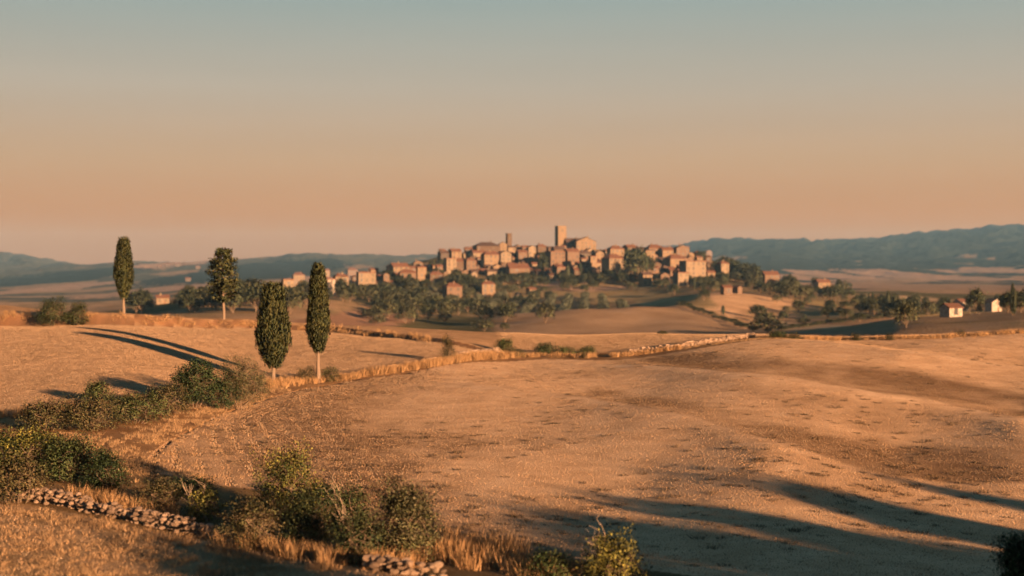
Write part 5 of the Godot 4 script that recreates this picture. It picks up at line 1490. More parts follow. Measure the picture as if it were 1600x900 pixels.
const EAST_TREES := [
	[1, 232.4, -1339.6, 9.3, 7.7],
	[0, 193.4, -1292.6, 7.2, 7.4],
	[0, 437.0, -1952.5, 7.1, 7.5],
	[0, 228.6, -1149.9, 10.9, 8.9],
	[1, 228.3, -1342.9, 6.6, 6.1],
	[1, 196.4, -1234.2, 9.2, 8.7],
	[0, 187.7, -966.5, 8.3, 9.7],
	[1, 189.7, -1109.1, 9.5, 8.5],
	[1, 208.9, -1221.0, 7.7, 7.6],
	[0, 459.2, -1920.0, 8.1, 8.9],
	[1, 268.0, -1143.1, 10.8, 9.0],
	[1, 184.4, -929.5, 7.6, 8.2],
	[0, 184.5, -967.4, 6.3, 5.3],
	[1, 198.2, -1051.7, 6.3, 6.8],
	[1, 197.4, -992.7, 8.2, 8.9],
	[0, 169.2, -962.8, 7.8, 8.1],
	[0, 181.6, -1236.1, 6.6, 6.0],
	[0, 255.6, -1098.0, 6.8, 6.6],
	[0, 222.5, -969.9, 10.3, 9.4],
	[0, 246.6, -1028.6, 7.9, 7.1],
	[1, 209.3, -1319.1, 7.2, 7.1],
	[1, 208.0, -1306.1, 6.7, 6.8],
	[1, 180.3, -911.9, 9.5, 9.5],
	[1, 197.1, -954.1, 8.3, 9.5],
	[0, 434.1, -2122.5, 6.3, 5.6],
	[1, 190.1, -1250.4, 6.5, 6.7],
	[1, 196.5, -1299.7, 6.1, 7.0],
	[0, 448.4, -2378.6, 8.4, 10.1],
	[1, 187.1, -1116.8, 6.8, 5.5],
	[1, 200.7, -1174.7, 6.5, 7.3],
	[1, 235.7, -1326.2, 9.9, 10.0],
	[0, 219.4, -969.0, 10.1, 11.1],
	[0, 201.4, -1250.9, 9.7, 11.5],
	[0, 218.8, -985.8, 7.7, 9.2],
	[1, 214.7, -1316.6, 7.0, 6.2],
	[0, 253.4, -1057.3, 6.0, 7.0],
	[1, 443.2, -2004.7, 9.3, 10.8],
	[0, 230.4, -1066.0, 6.9, 7.7],
	[1, 176.3, -1177.7, 9.6, 9.5],
	[0, 237.8, -1008.5, 6.9, 5.8],
	[1, 220.7, -1102.4, 9.3, 9.7],
	[1, 211.8, -1374.2, 10.9, 11.5],
	[0, 280.2, -1296.8, 10.9, 9.6],
	[1, 207.9, -1196.9, 10.2, 8.4],
	[1, 172.4, -941.1, 8.5, 8.6],
	[0, 180.4, -938.8, 9.9, 10.3],
	[0, 199.8, -1262.4, 9.6, 9.8],
	[1, 213.8, -1021.1, 8.4, 9.3],
	[0, 196.9, -1342.0, 6.2, 5.2],
	[1, 190.6, -966.1, 10.6, 10.3],
]
const WEST_TREES := [
	[0, -114.1, -766.9, 5.6, 6.1],
	[0, -121.9, -778.9, 7.5, 7.2],
	[0, -99.3, -1028.2, 6.2, 5.0],
	[0, -122.9, -764.1, 7.6, 6.7],
	[0, -105.9, -913.7, 5.2, 5.6],
	[0, -83.8, -967.9, 8.6, 10.0],
	[1, -101.5, -844.7, 7.1, 6.2],
	[1, -92.2, -966.1, 6.0, 5.2],
	[1, -117.3, -815.8, 9.0, 10.3],
	[0, -114.0, -940.5, 9.5, 8.8],
	[0, -124.5, -856.7, 6.9, 7.8],
	[0, -130.7, -853.4, 5.8, 6.2],
	[0, -119.2, -789.9, 6.5, 5.2],
	[0, -130.8, -942.4, 7.2, 6.4],
	[1, -111.3, -930.4, 5.4, 4.5],
	[0, -152.7, -954.0, 5.5, 5.6],
	[1, -118.5, -764.0, 7.4, 6.4],
	[1, -161.1, -989.2, 5.7, 5.4],
	[1, -104.8, -931.4, 5.3, 5.6],
	[1, -100.2, -944.3, 5.5, 6.4],
	[0, -120.0, -893.9, 6.1, 5.4],
	[0, -143.2, -902.4, 5.0, 5.2],
	[1, -97.8, -875.8, 7.6, 9.1],
	[0, -98.2, -952.9, 8.5, 7.5],
	[0, -122.7, -874.1, 7.6, 6.7],
	[0, -98.2, -851.9, 8.7, 10.2],
	[0, -131.4, -881.9, 7.7, 9.2],
	[0, -91.2, -924.6, 6.6, 6.1],
	[0, -82.8, -946.8, 9.1, 9.5],
	[0, -78.5, -946.8, 8.1, 9.2],
	[1, -114.2, -789.2, 6.3, 7.6],
	[0, -95.2, -985.1, 8.9, 9.9],
	[0, -125.2, -761.5, 5.1, 4.5],
	[1, -91.2, -1032.8, 8.0, 9.2],
	[1, -146.4, -986.3, 9.0, 8.0],
	[1, -122.9, -893.9, 7.6, 6.4],
	[0, -108.2, -935.9, 5.8, 6.7],
	[0, -107.9, -823.6, 5.5, 4.9],
]
const LEFT_TREES := [
	[0, -166.0, -772.4, 7.7, 8.8],
	[0, -179.8, -782.0, 10.0, 9.4],
	[1, -143.8, -786.1, 11.7, 13.8],
	[1, -145.7, -806.1, 8.5, 9.0],
	[1, -219.0, -954.0, 10.5, 8.5],
	[1, -247.1, -935.6, 9.5, 7.7],
	[0, -121.0, -665.0, 11.8, 9.5],
	[0, -128.9, -792.2, 7.0, 5.9],
	[0, -152.1, -723.2, 9.7, 8.5],
	[0, -162.2, -728.2, 7.5, 7.7],
	[0, -109.6, -696.1, 7.2, 6.5],
	[1, -123.2, -681.3, 9.9, 8.0],
	[0, -164.9, -727.8, 10.0, 11.0],
	[0, -166.2, -738.4, 7.0, 5.9],
	[0, -171.6, -790.0, 7.4, 7.8],
	[1, -179.2, -860.3, 8.9, 9.1],
	[1, -147.5, -700.1, 8.2, 9.0],
	[0, -157.0, -815.2, 10.8, 10.8],
	[0, -206.4, -772.8, 11.0, 10.0],
	[0, -109.6, -721.9, 7.1, 5.8],
	[0, -133.3, -757.8, 7.1, 7.9],
	[1, -141.8, -696.0, 7.3, 7.2],
	[1, -135.3, -677.3, 10.3, 9.4],
	[0, -156.9, -686.1, 8.4, 7.1],
	[1, -154.6, -723.8, 9.7, 8.1],
	[1, -154.4, -774.8, 7.3, 7.8],
	[0, -149.0, -726.3, 9.7, 11.3],
	[0, -203.0, -770.5, 10.6, 11.4],
	[1, -155.7, -689.6, 8.2, 9.2],
	[0, -138.9, -735.3, 7.3, 6.4],
	[1, -340.1, -1305.4, 10.1, 10.3],
	[0, -217.9, -814.2, 8.7, 9.6],
	[1, -162.0, -754.4, 7.7, 7.4],
	[0, -138.2, -811.6, 8.7, 7.8],
	[1, -103.1, -654.0, 8.9, 9.7],
	[0, -153.4, -786.2, 11.4, 9.5],
	[0, -267.6, -1014.8, 11.3, 11.7],
	[0, -134.0, -692.1, 7.7, 6.2],
	[0, -108.7, -658.7, 11.8, 9.9],
	[1, -167.1, -767.4, 8.6, 8.8],
	[1, -193.6, -884.4, 8.5, 8.4],
	[0, -181.8, -835.3, 9.0, 8.4],
	[0, -227.3, -978.0, 8.1, 7.6],
	[0, -130.4, -657.4, 10.4, 9.9],
	[0, -214.1, -818.7, 9.1, 8.1],
	[0, -120.1, -672.5, 9.5, 9.4],
	[0, -183.9, -777.9, 7.4, 5.9],
	[1, -320.9, -1207.9, 7.8, 6.6],
]
const RIGHT_TREES := [
	[2, 142.7, -401.1, 9.5, 1.7],
	[0, 195.0, -705.4, 9.0, 6.5],
	[0, 238.7, -781.1, 7.6, 5.9],
	[0, 156.5, -414.1, 5.2, 3.6],
	[0, 191.3, -712.0, 7.1, 7.8],
	[1, 224.4, -786.0, 6.7, 4.9],
	[0, 313.3, -869.8, 5.9, 5.3],
	[0, 209.9, -854.5, 7.4, 5.5],
	[0, 203.5, -775.9, 6.5, 6.5],
	[0, 141.1, -374.1, 6.8, 8.1],
	[1, 187.7, -500.8, 6.7, 5.5],
	[0, 215.8, -760.4, 8.8, 6.9],
	[0, 261.4, -846.5, 6.7, 4.7],
	[0, 242.5, -842.2, 5.3, 4.9],
	[1, 218.4, -737.2, 7.7, 6.3],
	[2, 255.6, -834.8, 8.4, 1.6],
	[0, 213.0, -805.3, 8.9, 8.1],
	[0, 297.1, -815.9, 5.3, 4.6],
	[2, 207.2, -808.0, 11.2, 2.4],
	[0, 288.5, -818.9, 6.3, 6.1],
	[2, 292.4, -846.3, 6.4, 1.0],
	[1, 218.5, -848.5, 8.4, 6.9],
	[0, 326.1, -890.0, 8.7, 9.4],
	[2, 319.0, -840.4, 9.6, 2.1],
	[0, 222.3, -828.8, 5.3, 4.2],
	[2, 148.6, -390.7, 7.8, 1.5],
	[0, 300.0, -867.1, 7.4, 5.6],
	[0, 206.2, -761.7, 8.5, 9.7],
	[1, 205.9, -820.3, 5.4, 3.9],
	[2, 239.5, -820.4, 7.2, 1.5],
	[2, 218.3, -754.6, 8.7, 1.7],
	[0, 200.1, -790.9, 6.5, 6.9],
	[1, 126.1, -334.4, 7.9, 5.8],
	[1, 206.7, -849.1, 6.3, 6.7],
	[0, 245.7, -874.4, 5.7, 4.2],
	[2, 200.5, -736.8, 11.0, 2.4],
	[0, 166.9, -470.7, 6.6, 5.7],
	[1, 262.1, -912.6, 7.8, 5.6],
	[0, 298.8, -824.5, 7.4, 5.8],
	[1, 190.0, -737.3, 6.4, 5.0],
	[2, 206.5, -814.2, 10.7, 2.2],
	[2, 142.2, -398.0, 8.0, 1.5],
	[0, 195.5, -767.4, 5.2, 5.8],
	[0, 268.4, -912.2, 5.2, 4.5],
]
const VALLEY_TREES := [
	[0, 166.2, -739.5, 5.8, 5.1],
	[0, 215.3, -764.1, 5.8, 5.9],
	[0, 170.1, -727.6, 4.0, 4.1],
	[1, 184.6, -879.3, 5.5, 5.0],
	[0, 164.4, -664.9, 3.8, 4.8],
	[1, 122.9, -672.5, 6.8, 5.8],
	[0, 206.1, -739.0, 6.6, 7.1],
	[1, 182.5, -781.5, 3.8, 4.2],
	[0, 187.2, -832.3, 3.6, 4.2],
	[1, 137.0, -490.2, 4.7, 4.7],
	[0, 237.8, -964.9, 4.3, 4.2],
	[0, 125.8, -714.8, 5.0, 5.3],
	[0, 247.9, -1004.9, 4.2, 4.7],
	[1, 144.6, -751.6, 3.6, 3.4],
	[1, 167.2, -700.6, 5.3, 5.2],
	[0, 163.2, -801.4, 6.9, 7.1],
	[0, 173.4, -775.2, 4.1, 4.9],
	[1, 283.4, -1040.0, 4.4, 5.3],
	[0, 140.4, -729.2, 5.3, 4.9],
	[1, 93.0, -331.7, 5.3, 4.3],
	[1, 187.1, -695.1, 4.5, 3.8],
	[0, 191.2, -844.6, 5.9, 6.0],
	[1, 167.6, -755.2, 3.7, 3.5],
	[0, 227.8, -911.9, 4.5, 4.2],
	[0, 237.7, -955.9, 6.6, 6.7],
	[1, 155.8, -799.8, 3.7, 4.0],
	[0, 204.4, -798.7, 5.6, 7.0],
	[0, 200.2, -847.5, 4.8, 5.6],
	[0, 128.9, -737.6, 6.7, 8.0],
	[0, 200.9, -737.6, 6.3, 6.2],
	[1, 191.7, -773.3, 5.6, 5.1],
	[1, 231.6, -980.0, 4.7, 4.0],
	[1, 164.9, -875.2, 4.6, 5.3],
	[0, 203.8, -957.9, 5.2, 5.3],
]
const GROVE_TREES := [
	[0, 68.4, -1180.0, 7.1, 8.6],
	[0, 119.5, -1144.1, 7.6, 8.5],
	[1, 51.5, -1206.8, 5.6, 5.3],
	[0, 50.1, -1186.7, 8.0, 10.4],
	[1, 43.8, -1173.6, 7.7, 7.1],
	[0, 122.0, -1057.3, 7.4, 6.9],
	[1, 97.8, -1151.9, 6.7, 6.8],
	[1, 147.1, -1111.2, 7.0, 6.8],
	[1, 126.4, -1159.8, 7.2, 6.3],
	[1, 110.6, -1220.0, 5.5, 5.4],
	[1, 96.2, -1178.4, 6.2, 5.4],
	[0, 52.2, -1220.0, 6.9, 7.1],
	[1, 120.3, -1070.8, 5.1, 4.5],
	[1, 126.7, -1231.4, 6.2, 7.7],
	[0, 59.5, -1160.0, 6.1, 7.1],
	[0, 145.4, -1085.8, 5.7, 6.0],
]
const MARKED_TREES := [
	[2, 27.0, -1316.4, 20.4, 7.8],
	[0, 30.5, -1315.0, 16.8, 7.2],
	[0, 76.8, -1223.9, 8.4, 14.5],
	[0, 101.9, -1210.2, 27.5, 13.2],
	[0, 111.8, -1241.0, 27.1, 13.6],
	[0, 121.5, -1259.7, 19.5, 11.5],
	[0, 94.9, -1213.1, 12.1, 7.7],
	[0, 189.0, -1408.2, 10.3, 10.3],
	[0, 204.5, -1299.3, 15.4, 10.6],
	[0, 209.8, -1280.9, 15.2, 11.7],
	[0, 211.6, -1237.2, 15.8, 12.4],
	[2, 63.0, -1293.2, 12.9, 5.3],
	[2, 49.8, -1257.1, 14.9, 5.1],
	[0, -117.1, -964.2, 11.4, 7.9],
	[0, -111.9, -979.5, 8.0, 7.1],
	[2, -80.2, -1101.9, 12.0, 7.0],
	[0, -87.0, -1098.9, 10.0, 9.0],
	[0, -62.9, -973.0, 8.9, 9.7],
	[0, -32.8, -1108.4, 13.1, 10.1],
	[0, -49.5, -1236.0, 9.0, 9.0],
	[0, 113.9, -834.9, 6.8, 6.1],
	[2, 196.6, -735.0, 12.7, 3.7],
	[0, 195.1, -760.4, 7.6, 3.8],
	[0, 210.5, -741.5, 7.4, 5.4],
	[2, 231.4, -804.6, 5.1, 3.3],
	[0, 228.8, -762.0, 5.5, 4.9],
	[0, 170.4, -516.6, 8.5, 5.2],
	[0, 257.9, -792.8, 8.7, 5.0],
	[0, 156.4, -470.8, 3.0, 1.9],
	[0, 170.8, -484.5, 5.3, 6.6],
	[0, 166.9, -461.4, 5.5, 6.3],
	[0, 292.3, -950.4, 4.3, 7.8],
	[2, 296.4, -921.4, 5.9, 2.5],
	[2, 421.5, -1816.7, 14.9, 9.9],
	[2, 109.5, -729.3, 5.3, 2.3],
	[2, 149.6, -718.2, 3.9, 2.3],
	[1, -12.2, -625.3, 4.8, 8.5],
	[1, -3.4, -621.6, 3.4, 4.0],
	[1, 21.6, -201.6, 0.6, 1.3],
	[1, 101.9, -560.1, 5.1, 12.7],
	[1, 143.1, -691.5, 3.1, 6.3],
	[1, -71.7, -710.0, 4.5, 9.7],
	[1, -61.2, -640.9, 3.5, 7.0],
]
const HEDGE_TREES := [
	[1, 97.3, -809.7, 2.2, 5.3],
	[0, 95.1, -774.1, 2.8, 4.2],
	[0, 96.0, -757.8, 3.0, 3.3],
	[0, 97.2, -753.2, 1.8, 3.5],
	[0, 96.7, -731.8, 2.3, 5.2],
	[1, 98.9, -730.9, 2.1, 3.1],
	[1, 99.8, -720.6, 2.0, 3.8],
	[0, 100.5, -708.2, 2.4, 4.1],
	[0, 100.6, -695.6, 1.6, 4.0],
	[0, 103.8, -696.9, 1.8, 3.6],
	[0, 103.0, -678.7, 2.3, 3.8],
	[1, 104.4, -678.2, 2.0, 3.3],
	[0, 105.7, -669.7, 2.6, 3.7],
	[1, 104.7, -651.5, 2.6, 4.0],
	[0, 103.7, -638.7, 2.4, 4.4],
	[0, 104.8, -633.0, 2.3, 4.5],
	[0, 103.7, -610.1, 1.9, 2.6],
	[0, 99.5, -578.5, 2.2, 2.4],
	[0, 101.2, -555.7, 1.8, 2.7],
	[0, 108.8, -587.0, 2.0, 2.8],
	[0, 113.1, -597.5, 1.7, 3.7],
	[0, 116.1, -604.8, 1.4, 4.3],
	[1, 122.3, -625.2, 1.4, 4.2],
	[0, 125.4, -627.8, 2.2, 3.3],
	[1, 130.1, -637.7, 2.0, 3.4],
	[1, 130.8, -630.9, 1.9, 4.2],
	[1, 136.6, -650.4, 1.8, 4.6],
	[0, 140.5, -654.2, 1.7, 2.9],
	[1, 142.9, -656.9, 2.1, 2.8],
	[1, 146.4, -660.8, 2.0, 3.1],
	[0, 150.0, -664.8, 2.3, 3.3],
	[0, 151.1, -661.9, 1.7, 2.8],
	[0, 152.4, -655.0, 2.4, 3.1],
	[1, 156.5, -666.4, 1.9, 2.8],
	[0, 159.5, -664.5, 2.2, 4.6],
	[1, 164.6, -678.5, 2.7, 2.9],
	[1, 167.8, -675.8, 1.9, 3.0],
	[1, 173.2, -686.5, 2.8, 4.6],
	[1, 175.4, -681.6, 2.3, 4.5],
	[0, 180.5, -690.5, 2.7, 4.5],
	[0, 184.8, -695.3, 2.1, 3.7],
	[1, 185.9, -688.4, 2.8, 4.8],
	[1, 191.7, -697.5, 1.7, 4.2],
	[1, 196.8, -703.1, 2.2, 3.0],
	[1, 203.4, -713.9, 1.9, 4.3],
	[1, 213.6, -738.3, 1.9, 4.2],
	[1, 217.4, -739.7, 2.5, 5.2],
	[0, 225.7, -758.0, 1.9, 4.9],
	[0, 233.3, -772.3, 2.8, 3.8],
]
const FLANK_TREES := [
	[1, 205.2, -1355.3, 10.7, 9.4],
	[0, 207.8, -1325.8, 7.7, 8.0],
	[0, 204.4, -1298.9, 9.8, 10.6],
	[0, 634.9, -3826.0, 10.6, 8.7],
	[0, 205.4, -1229.4, 8.9, 9.2],
	[0, 213.5, -1321.3, 11.8, 11.3],
	[1, 217.4, -1422.0, 8.4, 8.6],
	[0, 483.7, -2579.6, 7.3, 8.0],
	[0, 581.6, -3372.3, 10.2, 10.4],
	[1, 208.4, -1282.7, 10.6, 10.0],
	[0, 243.9, -1244.3, 9.0, 7.7],
	[1, 237.5, -1211.6, 11.5, 9.4],
	[0, 205.9, -1250.3, 8.6, 7.7],
	[1, 544.3, -2800.3, 10.9, 11.4],
	[0, 255.4, -1291.4, 9.7, 9.4],
	[0, 200.7, -1247.6, 9.9, 10.3],
	[1, 243.5, -1318.0, 9.0, 8.5],
	[0, 219.8, -1295.9, 7.4, 6.9],
	[0, 221.6, -1375.5, 7.9, 7.2],
	[0, 216.4, -1139.7, 7.8, 8.5],
	[0, 523.6, -2918.3, 12.0, 12.3],
	[0, 230.2, -1347.2, 7.5, 6.2],
	[0, 210.2, -1319.4, 10.5, 10.8],
	[0, 213.0, -1236.3, 7.7, 7.4],
	[0, 207.2, -1375.1, 11.9, 12.5],
	[1, 230.2, -1384.5, 7.3, 6.0],
]
# grass: label, half width, tufts per square metre, size, course
const STRIPS := [
	["tall dry grass along the foot of the near stone wall", 0.8, 9, 0.62, [Vector2(-21.1, -58.1), Vector2(-19.4, -57.7), Vector2(-17.5, -56.6), Vector2(-14.9, -54.7), Vector2(-13.0, -53.7), Vector2(-11.2, -52.3), Vector2(-8.5, -49.2), Vector2(-6.0, -47.2)]],
	["dry grass behind the near stone wall", 0.8, 5, 0.7, [Vector2(-22.9, -62.9), Vector2(-19.8, -62.2), Vector2(-16.4, -60.1), Vector2(-13.4, -59.1)]],
	["golden grass between the hedges and the tip of the stubble field", 2.4, 4.5, 0.6, [Vector2(-24.0, -81.1), Vector2(-21.7, -78.1), Vector2(-19.7, -74.5), Vector2(-17.3, -71.6), Vector2(-15.1, -70.5)]],
	["golden grass between the hedges and the tip of the stubble field", 1.6, 5, 0.62, [Vector2(-23.7, -84.7), Vector2(-22.3, -83.7), Vector2(-22.5, -89.8), Vector2(-23.0, -101.0), Vector2(-22.8, -110.3), Vector2(-22.3, -122.6), Vector2(-21.9, -130.2)]],
	["golden grass round the feet of the two cypresses", 1.6, 7, 0.75, [Vector2(-23.3, -129.4), Vector2(-22.5, -133.9), Vector2(-18.8, -137.6), Vector2(-15.4, -141.2)]],
	["tall golden grass in front of the boundary wall", 0.9, 9, 0.95, [Vector2(-15.4, -141.2), Vector2(-13.0, -142.4), Vector2(-9.9, -145.7), Vector2(-6.9, -150.7), Vector2(-2.9, -158.6), Vector2(0.0, -163.5)]],
	["tall golden grass in front of the boundary wall", 0.9, 7, 0.72, [Vector2(0.0, -163.5), Vector2(4.5, -165.0), Vector2(10.3, -161.4), Vector2(14.8, -162.7), Vector2(19.4, -163.6)]],
	["tall golden grass in front of the boundary wall", 0.9, 7, 0.55, [Vector2(19.4, -163.6), Vector2(24.3, -167.0), Vector2(29.3, -169.7), Vector2(34.9, -170.4)]],
	["low dry grass on the brow of the stubble field", 1.6, 3, 0.7, [Vector2(34.9, -170.4), Vector2(43.4, -173.4), Vector2(51.0, -172.5), Vector2(56.7, -173.1), Vector2(64.3, -176.5)]],
	["dry grass at the bottom edge, right of the near hedge", 1.6, 5, 0.85, [Vector2(-3.8, -52.4), Vector2(-2.6, -52.0), Vector2(-1.4, -50.6), Vector2(0.4, -49.3), Vector2(2.2, -48.1)]],
	["dry grass at the bottom edge, right of the near hedge", 1.3, 6, 0.8, [Vector2(-3.1, -56.0), Vector2(-1.5, -54.2), Vector2(0.0, -52.8)]],
	["tall dry grass hanging under the near bushes", 1.1, 4.5, 0.75, [Vector2(-11.0, -53.7), Vector2(-8.8, -52.4), Vector2(-6.4, -50.0), Vector2(-4.4, -47.8)]],
	["short dry tufts on the slope before the wall", 4.0, 5, 0.5, [Vector2(-20.6, -54.0), Vector2(-16.6, -52.1), Vector2(-12.3, -49.2), Vector2(-8.2, -45.3)]],
	["short dry tufts on the slope before the wall", 3.0, 5, 0.45, [Vector2(-17.9, -47.0), Vector2(-15.4, -45.7), Vector2(-12.4, -45.2)]],
	["short dry grass along the terrace bank", 1.0, 2, 0.7, [Vector2(-72.2, -198.5), Vector2(-63.2, -198.5), Vector2(-54.2, -198.5), Vector2(-45.9, -201.8), Vector2(-37.5, -206.0)]],
	["short dry grass along the terrace bank", 0.9, 2, 0.7, [Vector2(-35.6, -206.0), Vector2(-27.1, -205.5), Vector2(-17.3, -190.0), Vector2(-8.8, -176.0)]],
	["dry grass and low growth by the hedge", 2.5, 5, 0.6, [Vector2(-30.7, -84.2), Vector2(-29.6, -87.9), Vector2(-26.0, -84.2), Vector2(-23.6, -81.2)]],
	["dry grass and low growth by the hedge", 2.0, 5, 0.7, [Vector2(-35.9, -98.7), Vector2(-34.7, -100.4), Vector2(-31.5, -103.2)]],
]
# walls: name, label, category, course, stone, height, stones as parts
const WALLS := [
	["dry_stone_wall", "tumbled dry stone wall in the dry grass at the bottom left", "wall", [Vector2(-21.4, -60.8), Vector2(-19.7, -60.1), Vector2(-17.9, -58.8), Vector2(-16.2, -57.3), Vector2(-14.6, -56.1), Vector2(-13.1, -55.5), Vector2(-11.7, -54.6)], 0.23, 0.6, true, true],
	["stone_heap", "grey heap of loose stones in the shade at the bottom edge", "stone heap", [Vector2(-4.8, -47.2), Vector2(-3.8, -46.4), Vector2(-2.3, -45.9)], 0.3, 0.5, true, true],
	["dry_stone_wall", "low boundary wall of pale stones behind tall grass, near the slender cypress", "wall", [Vector2(-14.8, -142.6), Vector2(-13.2, -145.5), Vector2(-10.2, -149.3), Vector2(-7.7, -153.1), Vector2(-4.4, -161.6), Vector2(-0.8, -171.3)], 0.22, 0.42, false, true],
	["dry_stone_wall", "low boundary wall of pale stones that climbs to the brow of the field", "wall", [Vector2(13.9, -165.6), Vector2(17.3, -165.8), Vector2(21.4, -167.9), Vector2(25.7, -171.1), Vector2(30.3, -175.4)], 0.24, 0.45, false, true],
]
